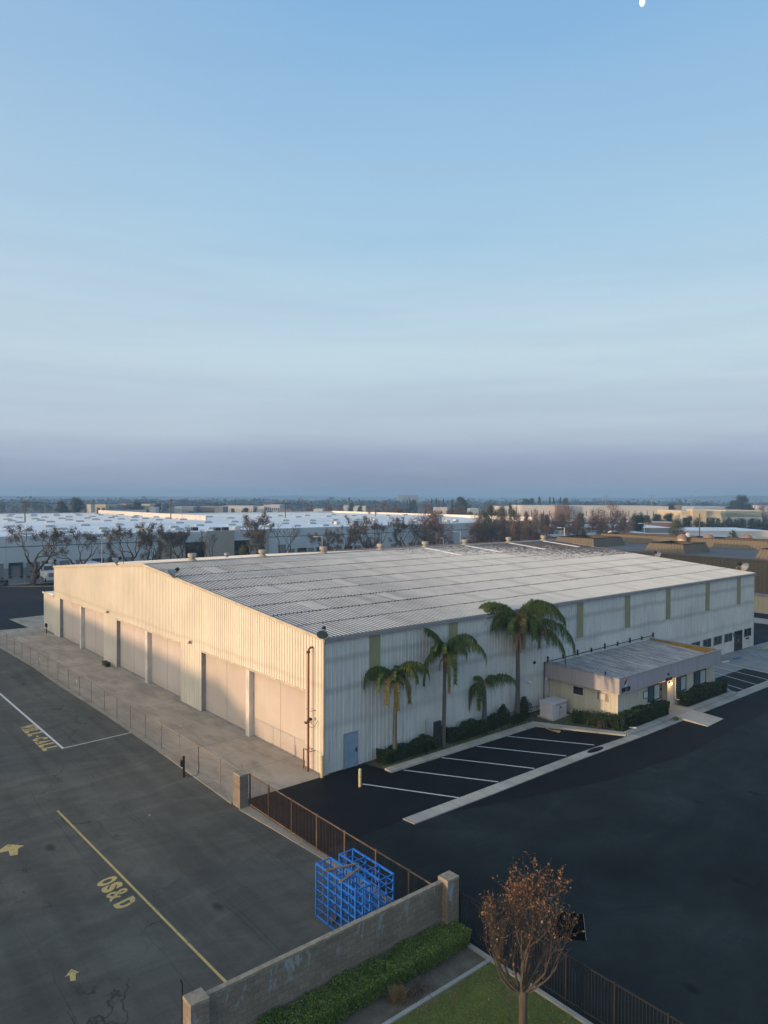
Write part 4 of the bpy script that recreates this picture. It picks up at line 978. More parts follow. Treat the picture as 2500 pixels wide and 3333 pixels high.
# ---------------- blue racks
RL = (0, .34, .69, 1.04, 1.39, 1.74, 2.02)
def make_rack():
    t = thing('blue_rack', 'x', 'rack')
    xs = (0, .33, .66); ys = (0, .82, 1.64, 2.44); w = .028
    for y in ys:
        for x in xs:
            ww = w if x != .33 else .022
            MB().box(x-ww, x+ww, y-ww, y+ww, .0, 2.0).build('upright', 'rack_blue', t)
    for x in (0, .66):
        MB().box(x-.032, x+.032, -.03, 2.47, 1.985, 2.04).build('top_rail', 'rack_blue', t); MB().box(x-.028, x+.028, -.03, 2.47, .0, .05).build('base_rail', 'rack_blue', t)
    for y in ys:
        mb = MB()
        for z in RL: mb.box(.02, .64, y-.017, y+.017, z-.017, z+.017) if z < 2 else mb.box(.03, .63, y-.022, y+.022, 1.99, 2.03)
        mb.builds('cross_rung', 'rack_blue', t)
    for x in (0, .66, .33):
        mb = MB()
        for z in RL[1:-1]: mb.box(x-.011, x+.011, 0, 2.44, z-.011, z+.011)
        mb.builds('side_rod', 'rack_blue', t)
    return t
k1 = make_rack(); k1.location = (-8.12, -13.50, 0); k1['label'] = 'blue metal rack nearer the open yard with two planks on top'; k1['group'] = 'blue metal racks'
k2 = dup(k1, (-7.02, -13.50, 0), 0, 1, 'blue metal rack nearer the rusty gate', 'blue metal racks')
for a, b, l in (((-8.22, -11.78), (-6.98, -12.12), 'worn timber plank across the racks at the back'), ((-8.25, -12.78), (-7.1, -12.42), 'worn timber plank across the racks at the front')):
    c = ((a[0]+b[0])/2, (a[1]+b[1])/2); ang = math.atan2(b[1]-a[1], b[0]-a[0]); t = thing('timber_plank', l, 'plank', (c[0], c[1], 2.04), 'planks on the blue racks')
    MB().obox(c, math.hypot(b[0]-a[0], b[1]-a[1]), .11, 2.045, 2.085, ang).build('board', 'timber', t)
t = thing('litter', 'rusty brown scrap lying on the ground inside the blue rack', 'scrap', (-7.9, -11.6, 0)); MB().prism([(-7.95, -11.9), (-7.6, -11.75), (-7.65, -11.55), (-7.9, -11.6)], .01, .1).build('scrap', 'rust', t)
t = thing('litter', 'small pale scrap lying on the yard asphalt', 'litter', (-9.7, 1.3, 0)); MB().prism([(-9.75, 1.25), (-9.62, 1.28), (-9.66, 1.4)], .005, .03).build('scrap', 'paint_cream_text', t)

# ================================================================== LAWN CORNER
sheet('lawn_strip_soil', [(-16, -15.4), (-4.98, -15.4), (-4.98, -17.0), (-16, -17.0)], .012, 'soil_grey')
sheet('lawn_soil', [(-30, -15.4), (-16, -15.4), (-16, -40), (-30, -40)], .006, 'asphalt_yard')
lb = sheet('lawn', [(-16, -17.12), (-4.98, -17.12), (-4.98, -40), (-16, -40)], .02, 'lawn_base')
struct(MB().prism([(-16, -17.16), (-5.08, -17.16), (-5.08, -17.02), (-16, -17.02)], -.01, .08), 'lawn_kerb', 'concrete_walk')
struct(MB().prism([(-5.08, -40), (-4.92, -40), (-4.92, -15.4), (-5.08, -15.4)], -.01, .09), 'fence_kerb', 'concrete_walk')
rs = np.random.RandomState(3)
n = 60000; P = np.stack([-5.1-rs.rand(n)*6.6, -17.2-rs.rand(n)*6.0, np.full(n, .02)], 1)
o = leaves('grass', P, .055, 'grass_blade', rng=5, asp=.22, droop=-2.0, tri=True); o['label'] = 'short green lawn grass'; o['kind'] = 'stuff'; o['category'] = 'grass'
n = 260; P = np.stack([-5.2-rs.rand(n)*6, -17.3-rs.rand(n)*5.5, np.full(n, .06)], 1)
o = leaves('fallen_leaves', P, .06, 'leaf_autumn', rng=6, flat=3, asp=.7); o['kind'] = 'stuff'; o['label'] = 'scattered fallen leaves on the lawn'; o['category'] = 'leaves'
# hedge along the block wall
def hedge(name, lab, poly_fn, n, size, mat_, loc, seed, stems=None, core=None):
    t = thing(name, lab, 'hedge' if 'hedge' in name else 'shrub', loc)
    leaves('foliage', poly_fn(np.random.RandomState(seed), n), size, mat_, t, seed, asp=.62, flat=.5)
    if core: core.build('inner_branches', 'bark_dark', t)
    return t
def boxhedge(x0, x1, y0, y1, h, lump=.12, z0=.05, fr=5.0):
    def f(r, n):
        u = r.rand(n, 3); q = r.rand(n)
        # mostly near the surface
        side = r.randint(0, 5, n); d = np.abs(r.normal(0, .09, n))
        X = x0+u[:, 0]*(x1-x0); Y = y0+u[:, 1]*(y1-y0); Z = u[:, 2]*h
        Z = np.where(side <= 1, h-d, Z); Y = np.where(side == 2, y0+d, Y); Y = np.where(side == 3, y0+d, Y); X = np.where(side == 4, np.where(u[:, 1] > .5, x0+d, x1-d), X)
        L = np.sin(X*fr+1.3*np.sin(Y*4))*.5+np.sin(X*fr*2.3+Y*3+2)*.3+np.sin(X*fr*.43+4)*.4
        k = Z/h; Z = Z*(1+L*lump*1.0); Y = Y+np.where(Y < (y0+y1)/2, -1, 1)*L*lump*.7*(.5+.5*k)
        Y += (1-k)*.12*np.where(Y < (y0+y1)/2, 1, -1)
        return np.stack([X, Y, z0+Z], 1)+r.normal(0, .02, (n, 3))
    return f
def stems(x0, x1, y0, y1, h, n, seed):
    r = random.Random(seed); mb = MB()
    for k in range(n):
        x = x0+(x1-x0)*(k+r.random()*.5)/n; y = r.uniform(y0, y1)
        for j in range(3): mb.path([(x, y, 0), (x+r.uniform(-.1, .1), y+r.uniform(-.1, .1), h*.5), (x+r.uniform(-.3, .3), y+r.uniform(-.2, .2), h*.9)], [.02, .014, .006], 5, cap=False)
    return mb
hedge('hedge', 'long trimmed green hedge at the foot of the block wall', boxhedge(-13.0, -5.0, -16.2, -15.15, .62, .10), 76000, .052, 'leaf_hedge', (-9, -15.7, 0), 11, core=stems(-12.8, -5.2, -16.0, -15.3, .55, 60, 1))
t = thing('grass_tuft', 'dry straw coloured grass tuft in the bare soil beside the hedge', 'grass tuft', (-8.75, -16.5, 0))
P = np.stack([-8.75+rs.normal(0, .09, 900), -16.5+rs.normal(0, .09, 900), .02+rs.rand(900)*.12], 1); leaves('blades', P, .34, 'straw', t, 8, asp=.05, droop=-3.5, tri=True)
t = thing('dry_shrub', 'low dark dry shrub in the soil next to the straw tuft', 'shrub', (-8.1, -16.62, 0))
P = np.stack([-8.1+rs.normal(0, .28, 1500), -16.62+rs.normal(0, .14, 1500), np.abs(rs.normal(.1, .09, 1500))], 1); leaves('twigs', P, .07, 'leaf_dead', t, 9, asp=.25)
# planting by the warehouse and the office
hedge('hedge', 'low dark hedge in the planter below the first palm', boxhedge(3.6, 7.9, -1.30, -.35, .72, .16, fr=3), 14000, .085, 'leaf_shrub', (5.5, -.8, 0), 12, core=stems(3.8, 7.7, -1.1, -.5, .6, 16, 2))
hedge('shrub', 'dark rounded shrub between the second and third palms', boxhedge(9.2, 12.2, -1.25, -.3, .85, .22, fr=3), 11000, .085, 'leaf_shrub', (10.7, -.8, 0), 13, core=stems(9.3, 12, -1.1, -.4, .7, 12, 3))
def blob(x, y, rx, ry, h):
    def f(r, n):
        a = r.rand(n)*2*PI; c = r.rand(n)**.5; z = r.rand(n)
        k = np.sqrt(np.clip(1-(2*z-.9)**2, .08, 1)); L = 1+.25*np.sin(a*3+x)+.15*np.sin(a*7)
        return np.stack([x+np.cos(a)*c*rx*k*L, y+np.sin(a)*c*ry*k*L, .05+z*h*(1+.15*np.sin(a*5))], 1)
    return f
for i, (x, y, rx, ry, h, l) in enumerate(((13.6, -.75, .8, .4, .95, 'loose shrub just right of the small third palm'), (14.9, -.6, .55, .4, 1.25, 'upright leafy shrub left of the tallest palm'), (17.3, -.5, .6, .38, 1.35, 'upright leafy shrub right of the tallest palm'), (12.4, -.9, .5, .4, .8, 'shrub at the foot of the small third palm'), (15.9, -1.0, .8, .35, .6, 'low shrub at the foot of the tallest palm'))):
    hedge('shrub', l, blob(x, y, rx, ry, h), 2600, .10, 'leaf_shrub', (x, y, 0), 20+i, core=stems(x-rx*.5, x+rx*.5, y-.2, y+.2, h, 5, 20+i))
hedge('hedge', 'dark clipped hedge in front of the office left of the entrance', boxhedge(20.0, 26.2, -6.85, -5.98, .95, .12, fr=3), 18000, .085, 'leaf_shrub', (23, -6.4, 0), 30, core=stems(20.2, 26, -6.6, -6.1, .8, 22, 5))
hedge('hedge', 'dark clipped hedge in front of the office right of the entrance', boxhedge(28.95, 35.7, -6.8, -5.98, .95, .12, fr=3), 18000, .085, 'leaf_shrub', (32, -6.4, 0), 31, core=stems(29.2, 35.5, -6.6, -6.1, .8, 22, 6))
def diag(r, n):
    u = r.rand(n); P = boxhedge(0, 1, -.45, .45, .75, .2, fr=20)(r, n); 
    X = 18.95+(20.3-18.95)*u; Y = -3.3+(-6.2+3.3)*u
    return np.stack([X+P[:, 1]*.9+.3, Y+P[:, 1]*.5, P[:, 2]], 1)
hedge('hedge', 'thin leggy hedge along the left side of the office', diag, 8000, .085, 'leaf_shrub', (19.7, -4.7, 0), 32, core=stems(19.2, 20.6, -6, -3.4, .7, 26, 7))
n = 5000; P = np.stack([16.9+rs.rand(n)*4, -.3-rs.rand(n)*6, np.full(n, .06)], 1); P = P[(P[:, 0] < 20.8) & (P[:, 0] > 16.9+(-1.6-P[:, 1])*.5+.15)]
P2 = np.stack([3.4+rs.rand(4000)*13.4, -1.6+rs.rand(4000)*.8, np.full(4000, .06)], 1)
o = leaves('ground_cover', np.concatenate([P, P2]), .07, 'leaf_hedge', rng=7, flat=1.5); o['kind'] = 'stuff'; o['label'] = 'weeds and ground cover in the planter'; o['category'] = 'ground cover'
t = thing('weed', 'small weed clump growing at the gutter by the ramp', 'weed', (25.4, -7.75, 0)); P = np.stack([25.4+rs.normal(0, .12, 300), -7.75+rs.normal(0, .08, 300), .05+rs.rand(300)*.18], 1); leaves('foliage', P, .08, 'leaf_hedge', t, 3)

# ================================================================== PALMS
def frond(base, az, L, rise, drop, seed, mb_r, LV, width=.55, n=46, twist=0):
    """arching rachis; leaflet triangles appended to LV"""
    r = np.random.RandomState(seed); d = Vector((math.cos(az), math.sin(az), 0)); P = []; p = Vector(base); ang = rise; N = 16; st = L/N
    for i in range(N+1):
        P.append(p.copy()); t = i/N
        p = p+(d*math.cos(ang)+Vector((0, 0, 1))*math.sin(ang))*st; ang = max(ang-drop/N*(.55+.9*t), -1.50)
    mb_r.path(P, [.035*(1-i/N)+.006 for i in range(N+1)], 5, cap=False)
    side = Vector((-d.y, d.x, 0))
    for k in range(n):
        t = .10+.9*k/n; f = t*N; i = min(int(f), N-1); q = P[i].lerp(P[i+1], f-i); tan = (P[i+1]-P[i]).normalized()
        for s in (-1, 1):
            for rep in (0, 1):
                ll = width*math.sin(min(1, .25+t*1.0)*PI*.86)**.6*(.8+.4*r.rand()); ll = max(ll, .14)*1.95
                out = (side*s*(.55+.3*r.rand())+tan*(.25+.5*r.rand())+Vector((0, 0, .35-.6*r.rand()))).normalized()
                m1 = q+out*ll*.30; m2 = m1+(out*.22+Vector((r.normal(0, .10), r.normal(0, .10), -1))).normalized()*ll*.75
                w = tan*(.012+.009*r.rand())
                LV.append((q-w, q+w, m1+w, m1-w)); LV.append((m1-w, m1+w, m2+w*.1, m2-w*.1))
def palm(label, base, h, tr, fr, seed, lean=(0, 0), skirt=0):
    t = thing('palm_tree', label, 'palm', base, 'queen palms along the warehouse side wall')
    b = Vector(base); r = random.Random(seed); top = b+Vector((lean[0], lean[1], h))
    pts = []; rad = []
    for i in range(40):
        u = i/39; pts.append(b.lerp(top, u)+Vector((math.sin(u*5+seed)*.03, 0, 0))); rad.append(tr*(1.15-.35*u if u < .8 else .87+.25*(u-.8))*(1+.05*(i % 2)))
    MB().path(pts, rad, 10).build('trunk', 'palm_bark', t)
    MB().path([top-Vector((0, 0, .25)), top+Vector((0, 0, .3)), top+Vector((0, 0, .7))], [tr*.85, tr*.75, tr*.25], 8).build('crown_shaft', 'dead_frond', t)
    for k, (az, L, rise, drop, w, m) in enumerate(fr):
        rb = MB(); LV = []
        frond(top+Vector((0, 0, .15+.35*r.random())), R(az), L, rise, drop, seed*31+k, rb, LV, w, n=int(20*L)+12)
        fo = rb.build('frond', m, t)
        k0 = len(fo.data.vertices)
        V = [tuple(v.co) for v in fo.data.vertices]; Fc = [tuple(p.vertices) for p in fo.data.polygons]; ol = root_loc(t)
        for q in LV:
            j = len(V); V += [tuple(Vector(x)-ol) for x in q]; Fc.append((j, j+1, j+2, j+3))
        me = bpy.data.meshes.new('frond'); me.from_pydata(V, [], Fc); me.update(); me.materials.append(MATS[m]); fo.data = me
    for k in range(skirt):
        a = k*2*PI/skirt+.4; rb = MB(); s0 = top+Vector((0, 0, -.05)); dd = Vector((math.cos(a), math.sin(a), 0)); L = r.uniform(.7, 1.7)
        rb.grid(lambda u, v: s0+dd*(.12+.20*math.sin(min(u*1.6, 1)*PI*.6))+Vector((-dd.y, dd.x, 0))*(v-.5)*.34*(1-u*.75)+Vector((0, 0, -u*L))+dd*.05*math.cos((v-.5)*6), 6, 3)
        rb.build('dead_frond', 'dead_frond', t)
LP, LO = 'leaf_palm', 'leaf_palm_old'
palm('shortest trunked palm with a yellowish hanging frond near the blue side door', (4.6, -.95, 0), 4.75, .13, [
    (140, 2.5, 1.1, 3.3, .42, LP), (155, 3.0, .95, 3.4, .42, LP), (-40, 3.0, 1.15, 3.1, .45, LP), (-25, 2.5, 1.25, 3.2, .42, LP), (-70, 2.3, 1.1, 3.4, .42, LP), (245, 1.6, 1.2, 3.0, .42, LP),
    (232, 3.0, .6, 3.6, .36, LO), (210, 2.8, .5, 3.6, .36, LO), (262, 2.6, .6, 3.6, .34, LO), (225, 1.9, 1.35, 3.1, .42, LP), (40, 1.0, 1.2, 2.2, .34, LP), (185, 2.3, .9, 3.4, .4, LP)], 3)
palm('slender palm beside the tall dark utility panel', (8.62, -1.08, 0), 5.75, .12, [
    (150, 2.2, 1.42, 1.3, .42, LP), (125, 1.9, 1.48, 1.5, .4, LP), (-30, 3.1, 1.25, 2.9, .48, LP), (-45, 3.5, .85, 2.6, .5, LP), (-15, 2.4, 1.35, 2.9, .42, LP), (190, 2.2, 1.1, 3.4, .42, LP),
    (225, 1.9, 1.2, 3.2, .42, LP), (250, 3.0, .3, 3.5, .34, LP), (170, 3.1, .1, 3.3, .34, LP), (-60, 2.2, 1.1, 3.3, .42, LP), (235, 3.4, .2, 3.6, .26, LO), (200, 2.1, 1.35, 2.8, .42, LP)], 4, skirt=3)
palm('small young palm with one long arm frond between the shrubs', (12.95, -.6, 0), 2.8, .16, [
    (-35, 2.7, .8, 2.1, .5, LP), (-28, 1.2, 1.3, 2.2, .4, LP), (160, 1.9, .3, 3.2, .38, LP), (150, 2.3, -.2, 2.6, .34, LP), (200, 2.1, -.1, 3.0, .34, LP), (140, .9, 1.3, 1.9, .35, LP)], 5)
palm('tallest palm with a wide drooping crown and brown dead fronds', (16.43, -.62, 0), 6.55, .15, [
    (145, 4.3, .75, 2.9, .7, LP), (160, 3.6, 1.15, 2.4, .75, LP), (135, 3.9, 1.2, 2.4, .75, LP), (175, 3.3, 1.05, 2.9, .7, LP), (120, 2.6, 1.45, 1.9, .7, LP), (-30, 4.0, 1.2, 2.5, .75, LP),
    (-35, 4.6, 1.0, 2.7, .75, LP), (-42, 5.4, .35, 2.2, .72, LP), (-50, 4.8, .1, 2.0, .65, LP), (-15, 3.2, 1.35, 2.2, .7, LP), (230, 2.9, 1.1, 3.1, .7, LO), (255, 3.0, .8, 3.2, .65, LP), (205, 3.0, .9, 3.0, .7, LP),
    (-70, 3.4, .7, 3.3, .55, LO), (-85, 3.0, .5, 3.4, .5, LO), (240, 2.0, 1.4, 2.6, .7, LO), (285, 2.6, 1.2, 2.8, .7, LP), (60, 1.3, 1.3, 2.0, .5, LP)], 6, skirt=6)

# ================================================================== BROADLEAF TREES
def limbs(mb, tips, p, d, L, r, lvl, rng, spread, up, kink=.25, split=(2, 3), seg=4, twigs=None, minr=.006):
    pts = [p.copy()]; rad = [r]; q = p.copy(); dd = d.copy()
    for i in range(seg):
        dd = (dd+Vector((rng.gauss(0, kink), rng.gauss(0, kink), rng.gauss(0, kink)+up*.12))).normalized()
        q = q+dd*L/seg; pts.append(q.copy()); rad.append(max(r*(1-.42*(i+1)/seg), minr))
        if twigs is not None and lvl <= twigs: tips.append((q.copy(), lvl))
    mb.path(pts, rad, 7 if lvl > 3 else 5 if lvl > 1 else 3, cap=False)
    if lvl == 0: tips.append((q.copy(), 0)); return
    n = rng.randint(*split)
    for k in range(n):
        a = rng.uniform(0, 2*PI); s = spread*rng.uniform(.6, 1.25)
        ax = Vector((math.cos(a), math.sin(a), rng.uniform(-.2, .4))); nd = (dd+ax*s+Vector((0, 0, up*.35))).normalized()
        limbs(mb, tips, q if k or lvl < 2 else q, nd, L*rng.uniform(.62, .86), max(rad[-1]*rng.uniform(.62, .85), minr), lvl-1, rng, spread, up, kink, split, seg, twigs, minr)

# autumn pear tree in the lawn corner
def autumn_tree():
    bx, by = at(1716, 20.8); rng = random.Random(21)
    t = thing('autumn_tree', 'small upright tree with sparse orange and red autumn leaves in front of the iron fence', 'tree', (bx, by, 0))
    tr_, tips = MB(), []
    tr_.path([(bx, by, 0), (bx, by, .35), (bx+.02, by, .9), (bx, by, 1.42)], [.16, .13, .118, .13], 12)
    br = MB(); fork = Vector((bx, by, 1.4))
    right = Vector((RX, RY, 0)); away = Vector((FX, FY, 0))
    mains = [(-1.35, .2, .75), (-.95, -.35, 1.1), (-.6, .45, 1.5), (-.2, -.2, 1.9), (.05, .35, 2.1), (.24, -.3, 1.8), (.42, .25, 1.5), (.75, .0, 1.0), (-.4, .0, 1.9), (.12, .0, 2.0), (-1.05, .6, .9), (.55, .6, 1.2), (1.1, -.2, .55), (-1.2, -.5, .6)]
    for a, b, u in mains:
        d = (right*a*1.35+away*b+Vector((0, 0, u))).normalized(); c_ = abs(a) < .45
        limbs(br, tips, fork-Vector((0, 0, .1)), d, 1.28 if c_ else 1.0, .060 if c_ else .045, 3, rng, .50, 1.5, .12, (2, 3), 5, 3, .004)
    tr_.build('trunk', 'bark', t, smooth=True); br.build('branches', 'bark', t)
    # thin upright shoots
    sh = MB(); LP_ = []
    rr = np.random.RandomState(4)
    for q, lvl in tips:
        for j in range(rng.randint(1, 2) if lvl >= 2 else rng.randint(0, 1)):
            L = rng.uniform(.25, .75) if lvl >= 2 else rng.uniform(.12, .45); e = q+Vector((rng.gauss(0, .16), rng.gauss(0, .16), L)); m_ = q.lerp(e, .5)+Vector((rng.gauss(0, .03), rng.gauss(0, .03), -.03))
            sh.path([q, m_, e], [.006, .004, .0025], 3, cap=False)
            hi = (e.z-1.4)/3.6
            for z in range((1 if rng.random() < .5 else 0)+(1 if rng.random() < .6*hi else 0)+(rng.randint(1, 5) if hi > .86 else 0)):
                LP_.append(tuple(q.lerp(e, rng.uniform(.2, 1.05))+Vector((rng.gauss(0, .03), rng.gauss(0, .03), rng.gauss(0, .03)))))
    print('autumn', len(tips), len(LP_))
    sh.build('twigs', 'bark', t)
    leaves('leaves', np.array(LP_), .082, 'leaf_autumn', t, 7, asp=.6, droop=1.0)
    return tips
autumn_tree()

# pollarded street trees with dead leaf tufts (several shapes, then copies)
def bare_proto(seed, tufts=1.0, mat_leaf='leaf_dead', spread=.62, H=7.5, lean=0, lvl=4, tsize=.15, r0=.24, kink=.26):
    rng = random.Random(seed); t = thing('street_tree', 'x', 'tree'); mb = MB(); tips = []
    fork = Vector((lean*.25, 0, H*.22)); mb.path([(0, 0, 0), (lean*.12, .02, H*.12), tuple(fork)], [r0*1.15, r0*.95, r0*.9], 8, cap=False)
    mb.build('trunk', 'bark_dark', t); mb = MB()
    for k in range(rng.randint(3, 4)):
        a = k*2.1+rng.uniform(-.4, .4); d = Vector((math.cos(a)*spread+lean*.2, math.sin(a)*spread, 1)).normalized()
        limbs(mb, tips, fork, d, H*.30, r0*.72, lvl-1, rng, spread*.80, .6, kink*1.1, (2, 2), 5, 0, .032)
    mb.build('branches', 'bark_dark', t)
    r = np.random.RandomState(seed); P = []
    for q, l in tips:
        m = int(17*tufts*rng.uniform(0, 1.6))
        if m < 1: continue
        c = r.normal(0, 1, (m, 3))*np.array([.20, .20, .27])+np.array(q)[None]+np.array([0, 0, -.05]); P.append(c)
    if P: leaves('crown', np.concatenate(P), tsize, mat_leaf, t, seed, asp=.5, droop=.6)
    return t
def crown_proto(seed, mat_leaf, shape, n, size, name='broadleaf_tree', trunk=.25, rnd=1.0, gaps=.35):
    """unit tree 10 m tall: tapered trunk with limbs, clumps of leaf faces through the crown volume"""
    rng = random.Random(seed); r = np.random.RandomState(seed); t = thing(name, 'x', 'tree'); H = 10.0
    MB().path([(0, 0, 0), (.1, 0, H*.3), (0, .1, H*.62)], [trunk, trunk*.7, trunk*.3], 7, cap=False).build('trunk', 'bark_dark', t)
    P = []; lb = MB(); nc = {'conifer': 26, 'round': 26, 'wide': 34, 'column': 20, 'wispy': 24}[shape]
    for k in range(nc):
        a = rng.uniform(0, 2*PI)
        if shape == 'conifer': u = rng.random()**.9; z = H*(.15+.83*u); rad = 2.0*(1-u)**.8+.15; c = (math.cos(a)*rad*.7, math.sin(a)*rad*.7, z); s = (.75*(1-u)+.28, .55)
        elif shape == 'column': u = rng.random(); z = H*(.2+.75*u); rad = 1.2*math.sin(PI*(.15+.8*u)); c = (math.cos(a)*rad, math.sin(a)*rad, z); s = (.75, .8)
        elif shape == 'wide': u = rng.random(); z = H*(.28+.6*u); rad = 4.4*math.sqrt(max(.05, 1-(u*1.15)**2))*rng.uniform(.2, 1); c = (math.cos(a)*rad, math.sin(a)*rad, z); s = (1.0, .7)
        elif shape == 'wispy': u = rng.random(); z = H*(.25+.7*u); rad = 2.6*math.sin(PI*(.2+.7*u))*rng.uniform(.3, 1.1); c = (math.cos(a)*rad, math.sin(a)*rad, z); s = (.8, .9)
        else: u = rng.random(); z = H*(.24+.68*u); rad = 3.0*math.sin(PI*(.12+.8*u))*rng.uniform(.25, 1); c = (math.cos(a)*rad, math.sin(a)*rad, z); s = (.95, .75)
        lb.path([(0, 0, max(.2*H, c[2]-1.6)), (c[0]*.5, c[1]*.5, c[2]-.6), c], [trunk*.3, trunk*.18, .03], 4, cap=False)
        m = int(n/nc*rng.uniform(.5, 1.5)); P.append(np.clip(r.normal(0, 1, (m, 3)), -1.9, 1.9)*np.array([s[0], s[0], s[1]])*rnd*.72+np.array(c)[None])
    lb.build('limbs', 'bark_dark', t); leaves('crown', np.concatenate(P), size, mat_leaf, t, seed, asp=.7)
    return t
B1 = bare_proto(1, 1.0, spread=.8, lean=.9, lvl=5, r0=.27); B2 = bare_proto(7, 1.0, spread=.55, lvl=5); B3 = bare_proto(13, 1.5, spread=.62, lvl=5); B4 = bare_proto(19, .9, spread=.5, lvl=5); B5 = bare_proto(29, 0, spread=.85, lvl=5, r0=.2, kink=.16)
B6 = crown_proto(37, 'leaf_brown', 'wispy', 9500, .15, trunk=.3)
T_dark = crown_proto(51, 'leaf_dark', 'round', 5200, .36); T_dark2 = crown_proto(52, 'leaf_dark', 'wide', 6400, .38); T_con = crown_proto(53, 'leaf_dark', 'conifer', 3600, .33, 'conifer')
T_ol = crown_proto(54, 'leaf_olive', 'round', 6500, .25); T_br = crown_proto(55, 'leaf_brown', 'wispy', 3200, .2); T_br2 = crown_proto(56, 'leaf_brown', 'wide', 5000, .22); T_col = crown_proto(57, 'leaf_dark', 'column', 3600, .3)
used = set(); DIM = {}
def dims(proto):
    n = proto.name.split('.')[0]+str(id(proto.children[0].data)) if proto.children else proto.name
    if proto.name not in DIM:
        zs, xs = [], []
        for ch in proto.children:
            co = np.empty(len(ch.data.vertices)*3); ch.data.vertices.foreach_get('co', co); co = co.reshape(-1, 3); zs.append(co[:, 2].max()); r_ = np.hypot(co[:, 0], co[:, 1]); xs.append(np.percentile(r_, 97) if len(r_) > 200 else 0)
        DIM[proto.name] = (max(zs), 2*max(xs))
    return DIM[proto.name]
def place(proto, x, y, h, w=None, rz_=0, label='', group=None, base_h=10.0, z=0):
    bh = dims(proto)[0]; s = h/bh; nw = s if w is None else w*base_h/bh
    o = dup(proto) if proto.name in used else proto
    used.add(proto.name); o.location = (x, y, z); o.rotation_euler = (0, 0, rz_); o.scale = (nw, nw, s); o['label'] = label
    if group: o['group'] = group
    return o

# ---- street trees along the far verge
G1 = 'pollarded street trees along the far side of the rear road'
# (bearing px, top row, proto, width factor, y, turn, label)
ST = [(105, 1698, B1, 1.25, 103.2, 0.0, 'leaning bare tree nearest the left edge with its trunk standing clear on the verge'),
      (266, 1706, B2, 1.05, 103, 1.0, 'bare tree with twisted limbs second from the left on the far verge'),
      (432, 1693, B1, 1.05, 102, 2.6, 'bare forked tree third from the left with a leaning trunk'),
      (488, 1688, B3, 1.0, 101.5, .7, 'dense brown tufted tree in front of the beige wall corner'),
      (545, 1722, B4, 1.0, 100.5, 2.1, 'smaller tufted tree just right of the dense one before the beige wall'),
      (590, 1706, B2, .95, 101, 4.2, 'bare tree in front of the left black loading opening'),
      (680, 1722, B5, .8, 101, 1.3, 'thin twiggy tree against the beige wall between the black openings'),
      (826, 1696, B4, 1.05, 100.5, .2, 'bare tufted tree in front of the right black loading opening'),
      (855, 1655, B2, 1.0, 99, 5.1, 'tallest tufted tree rising above the white roof left of centre'),
      (920, 1700, B5, 1.15, 99.5, .5, 'pale leafless twiggy tree right of the tallest tufted tree'),
      (1078, 1708, B3, 1.0, 98.5, 3.0, 'brown tufted tree behind the third roof vent'),
      (1105, 1703, B4, .9, 98, 1.0, 'second tufted tree of the pair behind the third roof vent'),
      (1152, 1697, B2, .85, 97.5, 2.2, 'dark tufted tree right of the pair by the lamp post'),
      (1200, 1671, B4, 1.2, 97, 3.3, 'spreading tufted tree just left of the fourth roof vent'),
      (1225, 1680, B2, .9, 97, .3, 'narrow tufted tree behind the fourth roof vent'),
      (1312, 1676, B1, 1.0, 96.5, 4.0, 'open branched tree left of the tall reddish tree'),
      (1345, 1690, B5, .9, 96, 5.0, 'sparse branched tree between the open one and the tall reddish tree'),
      (1402, 1688, B2, .9, 95, 1.8, 'tufted tree right of the tall reddish tree'),
      (1540, 1700, B4, 1.1, 94, .2, 'tufted tree by the white lamp post behind the roof'),
      (1578, 1706, B1, .9, 94, 2.0, 'tufted tree leaning beside the beige corner of the far warehouse'),
      (1614, 1694, B2, 1.0, 93, 3.9, 'bare tree in front of the lit beige corner'),
      (1664, 1700, B5, 1.0, 93, 1.0, 'twiggy tree in front of the second black opening far right'),
      (1702, 1690, B3, .9, 92, 2.2, 'brown tufted tree left of the last roof vent'),
      (1770, 1672, B4, .9, 92, .2, 'tree with thin trunks just right of the last roof vent')]
for px, ty, pr, wf_, y, rr_, lab in ST:
    x, _, D = onY(px, y); h = zt(px, ty, D)
    place(pr, x, y, h, h/8.4*wf_, rr_, lab, G1, base_h=8.4)
# reddish tall trees and foreground mass behind the far end of the roof
for px, ty, D, pr, wf_, lab in (
        (1384, 1624, 205, B6, 1.1, 'tall reddish tree with dead leaves standing above the white roof at centre'),
        (1852, 1636, 215, B6, 1.0, 'tall reddish brown tree left of the white gooseneck pipe'),
        (1994, 1627, 215, B6, 1.15, 'tallest reddish brown tree right of the gooseneck pipe'),
        (1931, 1648, 220, B6, .8, 'thin reddish tree between the two tall reddish ones'),
        (1436, 1652, 190, B6, .9, 'greyish brown tree between the fifth and sixth roof vents'),
        (1556, 1660, 185, B6, 1.1, 'wide thin brown tree left of the large olive tree'),
        (1640, 1652, 190, B6, 1.1, 'tall thin brown tree in front of the olive trees'),
        (1690, 1664, 180, B6, .9, 'thin brown tree left of the last roof vent against the white wall'),
        (1748, 1658, 190, B6, 1.0, 'thin reddish tree right of the last roof vent'),
        (1880, 1652, 200, B6, 1.0, 'thin reddish tree right of the tall one left of the gooseneck pipe'),
        (1958, 1644, 205, B6, .9, 'slender reddish tree touching the left of the tallest one'),
        (2034, 1660, 205, B6, .9, 'low reddish tree touching the right of the tallest one'),
        (1799, 1656, 210, B6, .9, 'reddish tree above the left end of the brown roof screen')):
    x, y = at(px, D); h = zt(px, ty, D); place(pr, x, y, h, h/10*wf_*.95, px*.3, lab, 'reddish trees with dead leaves', base_h=10)

